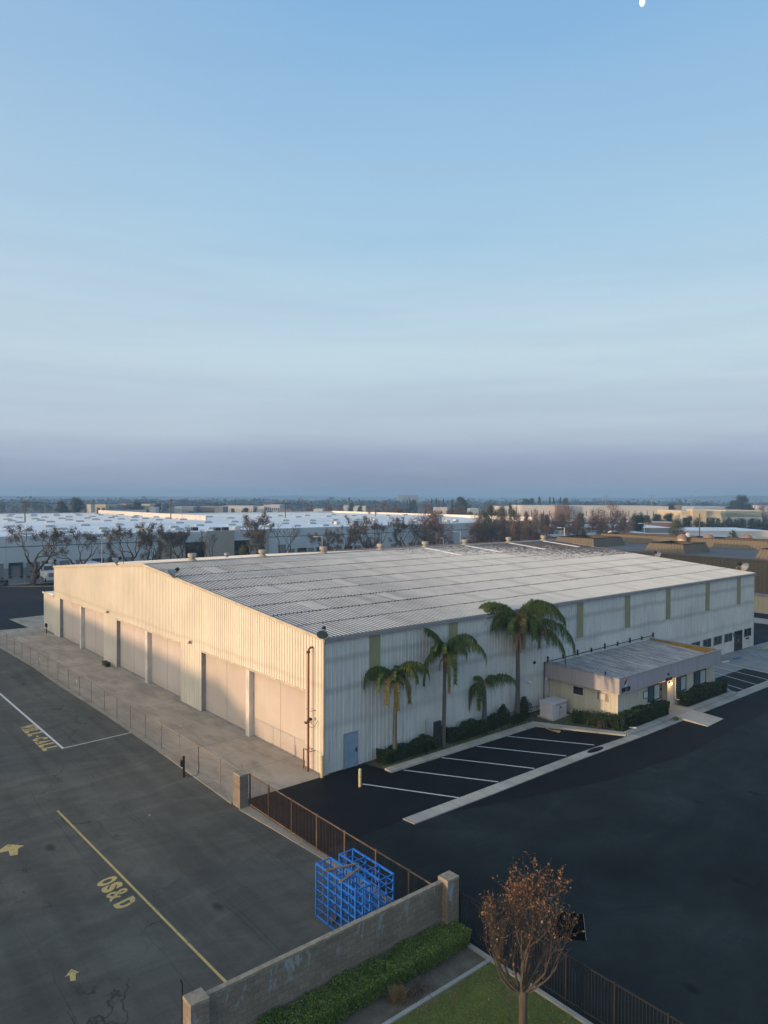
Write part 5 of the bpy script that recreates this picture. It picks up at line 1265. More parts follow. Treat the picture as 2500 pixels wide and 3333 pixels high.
def tr(px, ty, D, pr, wpx, lab, group=None, base=10.0, wbase=7.0):
    x, y = at(px, D); h = zt(px, ty, D); w = wpx/F*D/wbase
    w = w*7.0/dims(pr)[1]*dims(pr)[0]/base
    place(pr, x, y, h, w, (px*1.7) % 6.28, lab, group, base)
G2 = 'distant dark trees along the skyline'; G3 = 'brown bare trees beyond the white roofs'; G4 = 'tree row in front of the cream building'
ROW = [(200, 1630, 380, T_dark2, 58, 'broad dark tree left of the tall dark tree beyond the white roofs', G2), (250, 1618, 380, T_dark, 50, 'tall dark tree beside the orange lit building corner', G2),
    (85, 1630, 600, T_dark, 30, 'hazy dark tree right behind the leftmost utility pole', G2), (113, 1632, 600, T_dark, 22, 'hazy tree just right of the leftmost utility pole', G2), (50, 1647, 600, T_dark2, 28, 'low hazy tree left of the leftmost utility pole', G2),
    (8, 1639, 560, T_dark, 24, 'hazy tree at the left edge of the picture', G2), (131, 1643, 600, T_dark, 22, 'small hazy tree third right of the leftmost pole', G2), (156, 1640, 600, T_dark2, 28, 'hazy tree touching the left side of the broad dark tree', G2),
    (160, 1667, 350, T_br2, 46, 'low brown shrub mass before the broad dark tree', G3), (282, 1652, 380, T_br, 24, 'small brown tree against the orange lit building corner', G3),
    (345, 1637, 700, T_dark, 22, 'hazy tree above the yellow office far left', G2), (446, 1632, 480, T_dark, 38, 'dark rounded tree left of the yellow low building', G2), (456, 1629, 520, T_con, 12, 'pointed tree behind the dark rounded tree', G2),
    (514, 1638, 500, T_dark, 30, 'dark tree between the yellow building and the tall pole', G2), (533, 1640, 600, T_con, 12, 'pointed hazy tree left of the tall pole', G2), (543, 1637, 600, T_dark, 14, 'hazy tree touching the left of the tall pole', G2),
    (405, 1659, 380, T_ol, 56, 'low green trees behind the left white roof', G3), (372, 1668, 370, T_ol, 40, 'low green bush mass left of the low green trees', G3), (470, 1661, 400, T_dark2, 44, 'low dark trees before the yellow low building', G2), (560, 1668, 390, T_br2, 30, 'low brown tree at the foot of the tall pole', G3),
    (595, 1634, 900, T_dark2, 40, 'hazy grove over the dark flat building', G2), (628, 1633, 900, T_dark2, 36, 'second hazy grove over the dark flat building', G2), (662, 1634, 900, T_con, 20, 'hazy pointed tree over the brown flat building', G2), (685, 1634, 900, T_dark, 30, 'hazy rounded tree over the brown flat building', G2),
    (702, 1633, 800, T_dark2, 42, 'hazy dark grove left of the white low sheds', G2), (730, 1636, 800, T_dark, 16, 'small hazy tree above the white low sheds', G2), (620, 1661, 420, T_br2, 44, 'brown trees in front of the dark flat building', G3),
    (756, 1652, 420, T_br2, 36, 'brown tree at the left of the white low sheds', G3), (800, 1652, 420, T_dark2, 44, 'dark tree mass before the white low sheds', G2), (832, 1649, 420, T_br2, 24, 'brown tree touching the white office block', G3), (880, 1662, 400, T_dark2, 46, 'low dark hedge of trees under the white office block', G2),
    (897, 1632, 900, T_con, 11, 'first of three hazy spires over the white office block', G2), (905, 1634, 900, T_con, 10, 'second hazy spire over the white office block', G2), (921, 1632, 900, T_con, 12, 'third hazy spire right of the white office block', G2), (940, 1633, 800, T_dark2, 24, 'hazy tree by the wooden pole right of the white office block', G2),
    (968, 1630, 800, T_con, 12, 'left spire of the dark trio right of the wooden pole', G2), (978, 1630, 800, T_con, 12, 'middle spire of the dark trio right of the wooden pole', G2), (991, 1632, 800, T_con, 11, 'right spire of the dark trio right of the wooden pole', G2),
    (1012, 1636, 430, T_br, 40, 'pale brown bare tree left of centre on the skyline', G3), (1000, 1652, 420, T_br2, 34, 'brown shrub mass left of the pale brown bare tree', G3), (960, 1662, 400, T_br2, 44, 'low brown shrubs beyond the white roof by the wooden pole', G3),
    (1059, 1628, 700, T_con, 12, 'left of two slim dark trees near the picture centre', G2), (1069, 1626, 700, T_con, 12, 'right of two slim dark trees near the picture centre', G2), (1070, 1640, 400, T_br2, 52, 'wide brown tree below the two slim dark trees', G3), (1108, 1638, 400, T_br, 38, 'reddish brown tree left of the hazy palm', G3),
    (1172, 1644, 430, T_dark, 22, 'small dark green tree right of the hazy palm', G2), (1140, 1655, 400, T_dark2, 40, 'low dark tree mass beneath the hazy palm', G2), (1200, 1650, 300, T_br, 30, 'orange brown tree left of the double pole', G3), (1250, 1626, 450, T_br, 60, 'large pale leafless tree right of the double pole', G3),
    (1284, 1636, 450, T_br2, 44, 'pale brown tree mass right of the large pale leafless tree', G3), (1300, 1650, 340, T_br2, 100, 'wide brown thicket left of the tall reddish tree', G3), (1228, 1655, 340, T_br2, 60, 'brown thicket at the foot of the double pole', G3),
    (1326, 1625, 500, T_con, 12, 'dark slim tree left of the tall reddish tree', G2), (1334, 1623, 500, T_con, 11, 'pointed dark tree beside the dark slim tree', G2), (1346, 1625, 500, T_dark, 24, 'dark rounded tree touching the tall reddish tree', G2),
    (1404, 1621, 600, T_con, 13, 'first hazy spire right of the tall reddish tree', G2), (1420, 1620, 600, T_con, 13, 'second hazy spire right of the tall reddish tree', G2), (1429, 1626, 600, T_con, 12, 'third hazy spire right of the tall reddish tree', G2), (1444, 1622, 600, T_con, 15, 'fourth and widest hazy spire right of the tall reddish tree', G2),
    (1500, 1616, 450, T_dark2, 62, 'big dark spreading tree on the skyline right of centre', G2), (1472, 1626, 450, T_con, 16, 'pointed tree at the left side of the big dark spreading tree', G2), (1500, 1640, 330, T_br, 62, 'brown bare tree in front of the big dark spreading tree', G3), (1462, 1655, 290, T_br2, 60, 'ochre thicket in front of the big dark spreading tree', G3),
    (1530, 1660, 290, T_br2, 60, 'brown thicket right of the brown bare tree', G3), (1600, 1638, 225, T_ol, 62, 'large olive green tree above the right end of the far warehouse', G3), (1632, 1642, 230, T_ol, 48, 'olive tree right of the large olive tree', G3), (1572, 1656, 220, T_ol, 44, 'low olive tree left of the large olive tree', G3),
    (1674, 1652, 220, T_ol, 50, 'olive tree below the twin lamp pole', G3), (1661, 1637, 420, T_dark, 16, 'small dark tree left of the twin lamp pole', G2), (1711, 1622, 600, T_dark2, 42, 'hazy blue tree mass right of the twin lamp pole', G2), (1730, 1620, 600, T_dark, 24, 'rounded hazy blue tree above the long white building', G2),
    (1755, 1615, 600, T_con, 22, 'tall hazy blue tree above the long white building', G2), (1790, 1616, 600, T_con, 15, 'left of the hazy twin spires above the long white building', G2), (1802, 1617, 600, T_con, 15, 'right of the hazy twin spires above the long white building', G2), (1824, 1616, 600, T_con, 14, 'single hazy spire left of the reddish trees', G2),
    (1841, 1619, 600, T_dark, 22, 'hazy tree behind the left reddish brown tree', G2), (1714, 1660, 210, T_br2, 54, 'brown tree with reddish leaves behind the last street trees', G3), (1742, 1648, 240, T_br, 24, 'slender brown tree before the white wall', G3), (1766, 1664, 215, T_br2, 46, 'reddish brown thicket before the white wall', G3),
    (1780, 1672, 225, T_dark2, 34, 'dark tree inside the reddish thicket', G2), (1828, 1672, 235, T_dark2, 48, 'dark green tree below the reddish brown trees', G2), (1900, 1716, 190, T_ol, 32, 'bright green bush left of the gooseneck pipe', G3), (1890, 1668, 250, T_dark2, 50, 'dark tree between the reddish trees', G2), (1960, 1680, 240, T_br2, 56, 'brown thicket under the tall reddish trees', G3),
    (2030, 1682, 235, T_dark2, 44, 'dark tree right of the tallest reddish tree', G2), (2076, 1668, 235, T_dark, 54, 'dark olive tree left of the white post on the brown roof', G2), (2104, 1676, 290, T_dark2, 56, 'dark tree row before the right end of the long white building', G2), (2140, 1671, 300, T_dark2, 56, 'wide dark trees below the right end of the long white building', G2), (2176, 1668, 300, T_dark, 44, 'dark tree left of the olive tree', G2),
    (2206, 1686, 205, T_ol, 66, 'large olive tree standing alone behind the brown roof', G3), (2236, 1676, 300, T_dark, 46, 'dark tree at the left end of the cream building', G4), (2275, 1680, 270, T_col, 44, 'first clipped tree in front of the cream building', G4), (2318, 1680, 270, T_col, 48, 'second clipped tree in front of the cream building', G4),
    (2345, 1686, 280, T_col, 34, 'third clipped tree at the bright corner of the cream building', G4), (2374, 1680, 290, T_col, 44, 'dark tree between the cream and the green building', G4), (2410, 1682, 280, T_col, 48, 'clipped tree before the left half of the green building', G4), (2456, 1682, 280, T_col, 54, 'clipped tree before the right half of the green building', G4), (2492, 1684, 280, T_col, 36, 'clipped tree at the right edge of the picture', G4),
    (2414, 1609, 480, T_dark, 46, 'huge dark tree crown rising at the far right skyline', G2), (2390, 1628, 480, T_dark2, 66, 'left shoulder of the huge dark tree group at far right', G2), (2438, 1640, 480, T_dark2, 50, 'right shoulder of the huge dark tree group at far right', G2), (2486, 1637, 470, T_br, 50, 'bare brown tree at the far right skyline', G3),
    (2182, 1640, 480, T_dark2, 44, 'dark trees right of the long white building', G2), (2128, 1634, 800, T_dark2, 26, 'hazy tree beside the first right hand pylon', G2), (2186, 1635, 900, T_dark2, 60, 'hazy tree band left of the second pylon', G2), (2294, 1634, 900, T_dark2, 60, 'hazy tree band right of the second pylon', G2), (2056, 1635, 800, T_dark2, 54, 'hazy tree band right of the tallest reddish tree', G2), (1960, 1628, 800, T_br, 40, 'hazy thin tree by the lattice pylon', G2), (1912, 1633, 800, T_dark2, 36, 'hazy tree band left of the lattice pylon', G2),
    (660, 1810, 137, T_ol, 15, 'small round green tree before the beige wall', G3)]
for px, ty, D, pr, w, lab, g_ in ROW: tr(px, ty, D, pr, w, lab, g_)
tr(790, 1770, 128, T_ol, 46, 'green bush filling the right black loading opening', 'green bushes behind the roof ridge'); tr(768, 1790, 127, T_dark2, 26, 'low green bush left in the right black opening', 'green bushes behind the roof ridge')
tr(860, 1795, 126, T_ol, 22, 'green bush right of the first drum vent', 'green bushes behind the roof ridge'); tr(357, 1812, 128, T_dark2, 40, 'green bush on the far verge seen over the left roof', 'green bushes behind the roof ridge')
x, y = onY(4, 104.0)[:2]
hedge('hedge', 'dark clipped hedge on the far verge at the left edge', boxhedge(2.2, 6.2, 103.9, 105.2, 1.0, .08, fr=2), 1500, .25, 'leaf_dark', (4.2, 104.5, 0), 77, core=stems(2.5, 6, 104.2, 105, .8, 6, 9))

def fanpalm(px, ty, D, r, lab):
    x, y = at(px, D); h = zt(px, ty, D); t = thing('fan_palm', lab, 'tree', (x, y, 0)); MB().path([(x, y, 0), (x, y, h-r*.7)], [.35, .22], 7).build('trunk', 'palm_bark', t)
    rng = random.Random(px); mb = MB()
    for k in range(46):
        a = rng.uniform(0, 2*PI); e = rng.uniform(-.5, 1.4); d = Vector((math.cos(a)*math.cos(e), math.sin(a)*math.cos(e), math.sin(e))); c = Vector((x, y, h-r*.75)); s = Vector((-d.y, d.x, 0))
        for j in range(3):
            w = s*(j-1)*.16*r; mb.add([tuple(c), tuple(c+d*r*.6+w-s*.05*r), tuple(c+d*r+w*1.6+Vector((0, 0, -.18*r))), tuple(c+d*r*.6+w+s*.05*r)], [(0, 1, 2, 3)])
    mb.build('crown', 'leaf_palm', t)
fanpalm(2387, 1724, 165, 1.7, 'squat green fan palm behind the brown roof screens'); fanpalm(1143, 1635, 450, 3.2, 'hazy fan palm on the skyline near the picture centre')

# far skyline band of trees
rr = random.Random(9); r_ = np.random.RandomState(9); P = []
for k in range(900):
    D = rr.uniform(850, 1500); px = rr.uniform(-500, 3000); x, y = at(px, D); h = rr.uniform(5, 11)*(1.0 if rr.random() < .9 else 1.35); m = 26
    P.append(np.stack([x+r_.normal(0, 5.5, m), y+r_.normal(0, 5.5, m), np.abs(r_.rand(m))*h], 1))
o = leaves('distant_treeline', np.concatenate(P), 3.4, 'leaf_dark', rng=10, asp=.8); o['kind'] = 'stuff'; o['label'] = 'hazy band of distant trees on the horizon'; o['category'] = 'trees'
P = []
for k in range(520):
    D = rr.uniform(330, 820); px = rr.uniform(-300, 2800)
    if px < 1500 and D < 420: continue
    x, y = at(px, D); h = rr.uniform(3, 6.5); m = 22
    P.append(np.stack([x+r_.normal(0, 3.5, m), y+r_.normal(0, 3.5, m), np.abs(r_.rand(m))*h], 1))
o = leaves('far_scrub', np.concatenate(P), 1.7, 'leaf_brown', rng=11, asp=.8); o['kind'] = 'stuff'; o['label'] = 'mixed far scrub and street planting between distant buildings'; o['category'] = 'trees'
# distant low hills
mb = MB(); ang0 = math.atan2(FY, FX)
for i in range(121):
    a = ang0+R(-60+i); rad = 5200; h = 6+6*math.sin(i*.21)+6*math.sin(i*.57+1)+(26*math.sin((48-i)/48*PI)**2 if i < 48 else 0)
    mb.v += [(CX+rad*math.cos(a), CY+rad*math.sin(a), -5), (CX+(rad+500)*math.cos(a), CY+(rad+500)*math.sin(a), max(4, h))]
for i in range(120): mb.f.append((2*i, 2*i+2, 2*i+3, 2*i+1))
pm('hill', (.05, .06, .05), .95, .2, .002); struct(mb, 'distant_hills', 'hill')

# ================================================================== FAR WAREHOUSE (long white tilt-up with docks)
fwh = thing('far_warehouse', 'long white warehouse with a green stripe and dock doors across the rear road', 'warehouse', (60, 118, 0))
FY_ = 118.0; FT = 8.0
sm = MB()
for a, b in ((-60, 39.0), (66.7, 145.05)):
    sm.box(a, b, FY_, FY_+.3, 1.85, FT)
sm.builds('front_wall', 'wall_white', fwh)
sb = MB()
for a, b in ((-60, 39.0), (66.7, 145.05)): sb.box(a, b, FY_-.0, FY_+.3, -1.1, 1.85)
sb.builds('wall_base', 'wall_base_grey', fwh)
be = MB(); be.box(39.0, 41.6, FY_-.2, FY_+.4, -1, 7.95).box(41.6, 45.2, FY_-.2, FY_+.4, -1, 7.7).box(50.1, 57.2, FY_-.5, FY_+.4, -1, 7.9).box(61.6, 66.7, FY_-.2, FY_+.4, -1, 7.9)
be.box(145.05, 152, FY_-.4, FY_+.4, -1, 8.0).box(161, 175, FY_-.3, FY_+.4, -1, 8.2); be.builds('beige_bay', 'wall_beige', fwh)
MB().box(45.2, 50.1, FY_, FY_+.3, 5.45, 7.8).box(57.2, 61.6, FY_, FY_+.3, 5.45, 7.9).box(152, 161, FY_, FY_+.3, 4.2, 7.9).builds('lintel_panel', 'wall_white', fwh)
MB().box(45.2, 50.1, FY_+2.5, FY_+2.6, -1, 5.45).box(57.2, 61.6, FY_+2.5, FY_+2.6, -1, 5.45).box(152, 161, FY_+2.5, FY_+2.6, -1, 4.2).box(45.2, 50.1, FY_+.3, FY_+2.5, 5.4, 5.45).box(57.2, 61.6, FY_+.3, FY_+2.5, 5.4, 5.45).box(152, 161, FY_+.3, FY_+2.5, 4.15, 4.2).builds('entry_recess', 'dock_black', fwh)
MB().box(-60, 39.0, FY_-.02, FY_, 5.86, 6.02).box(66.7, 145.0, FY_-.02, FY_, 5.86, 6.02).builds('green_stripe', 'stripe_green', fwh)
jn = MB()
for x in [8.9-7.2*k for k in range(6)]+[18+9*k for k in range(3)]+[74+9*k for k in range(8)]: jn.box(x-.03, x+.03, FY_-.012, FY_, 1.9, FT)
jn.builds('panel_joint', 'wall_base_grey', fwh)
docks = [(5.9, 8.47, 0), (9.3, 11.75, 1), (12.45, 14.9, 0), (15.3, 17.75, 1), (18.55, 20.5, 0), (21.7, 24.1, 0), (24.8, 27.2, 1), (28, 30.4, 0), (31.2, 33.6, 0), (72.4, 74.2, 0), (75.1, 77.6, 1), (78.3, 80.1, 0), (80.9, 82.8, 1), (84, 86, 0), (87, 89, 0), (90, 92, 1), (93, 95.2, 0), (97, 99.2, 1), (101, 103.2, 0), (106, 108.2, 0), (112.6, 115, 0), (116.5, 119, 0), (120.5, 123, 1), (124.3, 127, 0), (128.5, 131, 0)]
for x0, x1, dk in docks:
    d = MB().box(x0+(.35 if dk else 0), x1-(.35 if dk else 0), FY_-.06, FY_-.01, .22, 2.84-(.35 if dk else 0)).build('dock_door', 'dock_grey', fwh)
    if dk: MB().box(x0, x0+.35, FY_-.45, FY_-.01, .1, 2.9).box(x1-.35, x1, FY_-.45, FY_-.01, .1, 2.9).box(x0+.35, x1-.35, FY_-.45, FY_-.01, 2.4, 2.9).build('dock_shelter', 'dock_black', d)
    MB().box(x0+.1, x0+.5, FY_-.3, FY_-.01, -.1, .2).box(x1-.5, x1-.1, FY_-.3, FY_-.01, -.1, .2).builds('bumper', 'dock_black', d)
MB().box(69.5, 71.7, FY_-.06, FY_-.01, -.9, 4.0).build('drive_in_door', 'dock_grey', fwh)
rfA = MB(); ZR = 8.75
rfA.add([(-60, FY_+.3, 7.75), (145, FY_+.3, 7.75), (145, 160, ZR), (-60, 160, ZR)], [(0, 1, 2, 3)]); rfa = rfA.build('front_roof', 'roof_white', fwh)  # bluer white than the rear roof: its sheen is put into the colour
MB().add([(-60, 160, ZR), (70, 160, ZR), (70, 254, ZR+.05), (-60, 254, ZR+.05)], [(0, 1, 2, 3)]).add([(70, 160, ZR), (168, 160, ZR), (160, 232, ZR-.1), (70, 232, ZR-.1)], [(0, 1, 2, 3)]).builds('rear_roof', 'roof_white_warm', fwh)
MB().add([(145, FY_+.3, 7.7), (175, FY_+.3, 7.7), (175, 160, ZR-.1), (145, 160, ZR)], [(0, 1, 2, 3)]).build('end_roof', 'roof_white_warm', fwh)
MB().box(-60, -59.7, FY_, 254, 0, ZR+.3).box(168, 168.4, FY_, 232, 0, ZR+.55).box(70, 168, 232, 232.4, 0, ZR+.35).box(-60, 70, 254, 254.3, 0, ZR+.4).builds('parapet', 'roof_white_warm', fwh)
MB().box(70.9, 71.4, 160.5, 254, ZR-.3, 10.15).box(71.4, 90, 253.5, 254, 0, 10.15).build('raised_parapet', 'far_white', fwh)
MB().box(8, 62, 126.5, 133.5, 8.02, 8.05).build('dull_roof_patch', 'roof_dusty', rfa) if False else None
rng = random.Random(12); sk = []
for yy in (126, 136, 148):
    for x in np.arange(6, 142, 8.3): sk.append((x+(yy % 3)*2.2+rng.uniform(-.3, .3), yy+rng.uniform(-2, 2)))
rA = len(sk)
for yy in (168, 181, 195, 210, 227, 244):
    for x in np.arange(8, 68, 7.4): sk.append((x+(yy % 4), yy))
for yy in (172, 188, 205, 220):
    for x in np.arange(84, 160, 12.5): sk.append((x+(yy % 5)+rng.uniform(-1, 1), yy+rng.uniform(-2, 2)))
vis = []
for x, y in sk:
    d = Vector((x-CX, y-CY, 0)); f_ = d.x*FX+d.y*FY; px = 1250+F*(d.x*RX+d.y*RY)/f_
    if -20 < px < 1500: vis.append((x, y))
skm = MB().box(-.6, .6, -1.15, 1.15, 0, .22).add([(-.55, -1.1, .22), (.55, -1.1, .22), (.55, 1.1, .22), (-.55, 1.1, .22), (-.3, -.8, .42), (.3, -.8, .42), (.3, .8, .42), (-.3, .8, .42)], [(4,5,6,7),(0,1,5,4),(1,2,6,5),(2,3,7,6),(3,0,4,7)])
sk0 = None
print('skylights', len(vis))
for x, y in vis[:98]:
    z = 7.77+(y-118)*(ZR-7.75)/42 if y < 160 else ZR
    if sk0 is None: sk0 = skm.build('skylight', 'skylight_dome', None); sk0.parent = fwh; o = sk0
    else: o = sk0.copy(); col.objects.link(o)
    o.location = (x-60, y-118, z); o.rotation_euler = (0, 0, PI/2)
for x, y, m in ((53.5, 119.5, 0), (55.6, 119.6, 0), (58.6, 119.6, 1), (49, 122, 0), (38, 124, 1), (73, 128, 1), (96, 130, 1), (118, 140, 1), (128, 125, 0), (134, 124, 1), (141, 127, 1)):
    z = 7.77+(y-118)*(ZR-7.75)/42; MB().box(x, x+1.3, y, y+1.3, z, z+.75).box(x+.15, x+1.15, y-.03, y, z+.1, z+.6).build('rooftop_unit', 'dock_black' if not m else 'far_cream_light', fwh)

# lorry by the dock
tk = thing('truck', 'white day cab truck with a dark flatbed parked at the far docks', 'truck', (14.2, 110, 0))
def truck():
    x0, x1, y0 = 12.7, 15.0, 105.9
    MB().box(x0+.1, x1-.1, y0+1.9, y0+3.6, .9, 2.95).prism([(x0+.1, y0+1.9), (x1-.1, y0+1.9), (x1-.1, y0+3.6), (x0+.1, y0+3.6)], 2.95, [3.0, 3.0, 3.08, 3.08]).build('cab', 'truck_white', tk, bevel=.06)
    MB().prism([(x0+.35, y0), (x1-.35, y0), (x1-.25, y0+1.95), (x0+.25, y0+1.95)], .75, [1.75, 1.75, 2.05, 2.05]).build('hood', 'truck_white', tk, bevel=.08)
    for s in (0, 1):
        xa = x0+.05 if s == 0 else x1-.55
        MB().box(xa, xa+.5, y0+.1, y0+1.5, .75, 1.3).builds('fender', 'truck_white', tk, bevel=.08)
        w = MB().path([(x0+.1+s*2.0, y0+.9, .5), (x0+.4+s*1.7, y0+.9, .5)], .5, 16).build('wheel', 'dark_rubber', tk); MB().path([(x0+.08+s*2.03, y0+.9, .5), (x0+.42+s*1.68, y0+.9, .5)], .24, 12).build('rim', 'bollard_yellow' if s == 0 else 'galv', w)
        w = MB().path([(x0+.1+s*1.6, y0+7.0, .5), (x0+.6+s*1.6, y0+7.0, .5)], .5, 16).build('wheel', 'dark_rubber', tk); MB().path([(x0+.08+s*2.0, y0+7.0, .5), (x0+.3+s*1.95, y0+7.0, .5)], .22, 12).build('rim', 'galv', w)
        MB().box(x0+.4+s*1.25, x0+.65+s*1.25, y0+.04, y0+.08, 1.15, 1.4).build('headlight', 'sign_white', tk)
        MB().box(x0-.12+s*2.4, x0+.02+s*2.4, y0+1.8, y0+1.9, 2.0, 2.6).build('mirror', 'black', tk)
    g_ = MB().box(x0+.62, x1-.62, y0-.03, y0+.02, .95, 1.72).build('grille', 'truck_chrome', tk)
    mb = MB()
    for k in range(7): mb.box(x0+.68+k*.14, x0+.73+k*.14, y0-.05, y0-.03, .98, 1.68)
    mb.build('grille_bars', 'galv', g_)
    MB().box(x0+.2, x1-.2, y0-.1, y0+.1, .4, .85).build('bumper', 'truck_white', tk, bevel=.03)
    MB().add([(x0+.25, y0+1.86, 2.1), (x1-.25, y0+1.86, 2.1), (x1-.3, y0+1.87, 2.85), (x0+.3, y0+1.87, 2.85)], [(0, 1, 2, 3)]).build('windshield', 'glass_blue', tk)
    MB().box(x0+.06, x0+.1, y0+2.2, y0+3.0, 1.95, 2.75).build('side_window', 'glass_dark', tk)
    MB().box(x0, x1, y0+3.9, y0+10.5, 1.1, 1.35).box(x0+.8, x1-.8, y0+1.5, y0+10.3, .7, 1.0).box(x0+.1, x1-.1, y0+3.8, y0+3.95, 1.3, 2.6).build('flatbed', 'rust_dark', tk)
truck()
t = thing('box_trailer', 'pale trailer backed to a far dock seen over the roof edge', 'trailer', (25, 110, 0)); MB().box(22.2, 24.8, 106, 117, 1.2, 2.55).build('body', 'wall_white', t); MB().path([(22.3, 114, .5), (24.7, 114, .5)], .5, 12).build('wheel', 'dark_rubber', t)
vf = thing('verge_fence', 'thin wire fence on slim posts along the far verge', 'fence', (9, 104, 0))
vp = [(2.0, 106.0), (6.3, 104.6), (8.7, 103.6), (11.0, 102.4), (13.3, 101.2), (16, 100.0), (20, 98.6)]
for x, y in vp: MB().path([(x, y, 0), (x, y, 1.9)], .03, 5).build('post', 'galv', vf)
MB().path([(x, y, 1.85) for x, y in vp], .015, 4).build('top_wire', 'galv', vf)

# lamp posts behind
def lamp_post(px, Y, ty, lab, kind=0):
    x, y, D = onY(px, Y); h = zt(px, ty, D); t = thing('lamp_post', lab, 'lamp post', (x, y, 0), 'white lamp posts behind the roof')
    MB().path([(x, y, 0), (x, y, h)], .11, 8).build('pole', 'pole_white', t)
    if kind == 0: MB().path([(x, y, h), (x-RX*.9, y-RY*.9, h+.05)], .05, 6).build('arm', 'pole_white', t); MB().obox((x-RX*1.3, y-RY*1.3), 1.0, .45, h-.06, h+.14, math.atan2(RY, RX)).build('lamp_head', 'pole_white', t)
    else:
        for s in (-1, 1): MB().obox((x+s*RX*.5, y+s*RY*.5), .6, .4, h-.1, h+.2, math.atan2(RY, RX)).build('lamp_head', 'pole_white' if s < 0 or kind == 1 else 'black', t)
lamp_post(331, 100, 1752, 'white lamp post left behind the warehouse roof', 1); lamp_post(1049, 97, 1747, 'white lamp post between the second and third vents'); lamp_post(1499, 88, 1730, 'white lamp post at the sixth vent'); lamp_post(1444, 90, 1752, 'twin flood lamp post right of the fifth vent', 2)
lamp_post(1838, 75, 1718, 'white lamp post at the left end of the brown roof screen'); lamp_post(2098, 82, 1704, 'white lamp post on the brown building side', 0)

def pole(px, ty, D, lab, arms=2, kind='wood_pole', r=.18, lattice=False):
    x, y = at(px, D); h = zt(px, ty, D); t = thing('utility_pole', lab, 'utility pole', (x, y, 0), 'utility poles and pylons')
    MB().path([(x, y, 0), (x, y, h)], [r*1.1, r*.75], 7).build('pole', kind, t)
    for k in range(arms):
        z = h-.5-k*1.3; MB().obox((x, y), 2.0 if not lattice else 5.0, .16, z-.1, z+.1, math.atan2(RY, RX)).build('crossarm', kind, t)
    return (x, y, h)
a = pole(81, 1628, 190, 'leftmost brown utility pole rising behind the white roof', 2); b = pole(556, 1623, 220, 'tall brown utility pole above the white roof left of centre', 1)
c = pole(929, 1634, 240, 'short wooden pole with a crossarm right of the white office block', 2); d = pole(1222, 1633, 260, 'double armed pole left of the tall reddish tree', 2)
pole(1179, 1632, 600, 'thin hazy pole near the picture centre', 1); pole(1469, 1630, 330, 'dark pole left of the big dark spreading tree', 0); e_ = pole(1682, 1626, 300, 'twin lamp pole above the olive trees', 2); pole(1661, 1634, 330, 'dark short pole left of the twin lamp pole', 0)
pole(2278, 1672, 190, 'dark slim pole in front of the cream building', 0)
for px, ty, D, l in ((1972, 1609, 700, 'hazy pylon above the tall reddish trees'), (2121, 1611, 700, 'hazy pylon above the long white building'), (2250, 1611, 700, 'hazy pylon above the cream building left end'), (2325, 1628, 900, 'smaller hazy pylon above the cream building right end'), (2457, 1617, 650, 'hazy pylon right of the huge dark tree')): pole(px, ty, D, l, 3, 'far_grey', .45, True)
wr = thing('power_line', 'thin sagging power lines between the distant utility poles', 'power line', (a[0], a[1], a[2]))
mb = MB()
for p0, p1 in ((a, b), (b, c), (c, d), ((a[0]-60, a[1]+20, a[2]), a)):
    for o_ in (-.6, .7):
        mb.path([(p0[0]+(p1[0]-p0[0])*u+RX*o_, p0[1]+(p1[1]-p0[1])*u+RY*o_, p0[2]+(p1[2]-p0[2])*u-.4-3.4*u*(1-u)*1.2) for u in [i/10 for i in range(11)]], .03, 3)
mb.build('wire', 'black_metal', wr)

# ================================================================== BROWN BUILDING on the right
bb = thing('brown_building', 'dark brown ribbed metal building with a flat grey roof right behind the warehouse', 'building', (82.7, 20, 0))
BX, BT = 82.7, 7.1
mb = MB(); ribs_x(mb, 'y', -40, 60, 0, BT, BX, -1, pitch=.6, rib=.06, d=.05); mb.box(BX+.1, 130, 59.7, 60, 0, BT).box(BX+.1, 130, -40, -39.7, 0, BT); mb.build('wall', 'siding_brown', bb)
MB().add([(BX, -40, BT), (128, -40, BT+.1), (128, 60, BT+.1), (BX, 60, BT)], [(0, 1, 2, 3)]).build('roof', 'roof_brown_bldg', bb)
MB().box(BX-.12, BX+.1, -40, 60, BT-.12, BT+.12).build('eave_trim', 'siding_brown', bb)
an = thing('low_shed', 'low cream ribbed shed along the foot of the brown building', 'shed', (80.4, 5, 0))
mb = MB(); ribs_x(mb, 'y', -40, 16.5, .15, 2.35, 80.4, -1, pitch=.6, rib=.06, d=.04); mb.box(80.4, BX-.1, 16.4, 16.5, .1, 2.35); mb.build('wall', 'siding_cream', an)
MB().box(80.3, BX-.06, -40, 16.55, 2.35, 2.47).build('roof', 'trim_grey', an); MB().box(80.25, 80.4, -40, 16.5, 0, .16).build('plinth', 'concrete_kerb', an)
t = thing('shed_vent', 'small silver vent on the low cream shed', 'vent', (81.3, 7.6, 2.47)); MB().lathe([(.16, 0), (.16, .3), (.26, .32), (.26, .45), (0, .5)], (81.3, 7.6, 2.47), 12).build('vent', 'galv', t)
t = thing('slim_post', 'thin dark post in front of the low cream shed', 'post', (76.5, 6.0, 0)); MB().path([(76.5, 6.0, 0), (76.5, 6.0, 2.2)], .04, 6).build('post', 'black_metal', t)
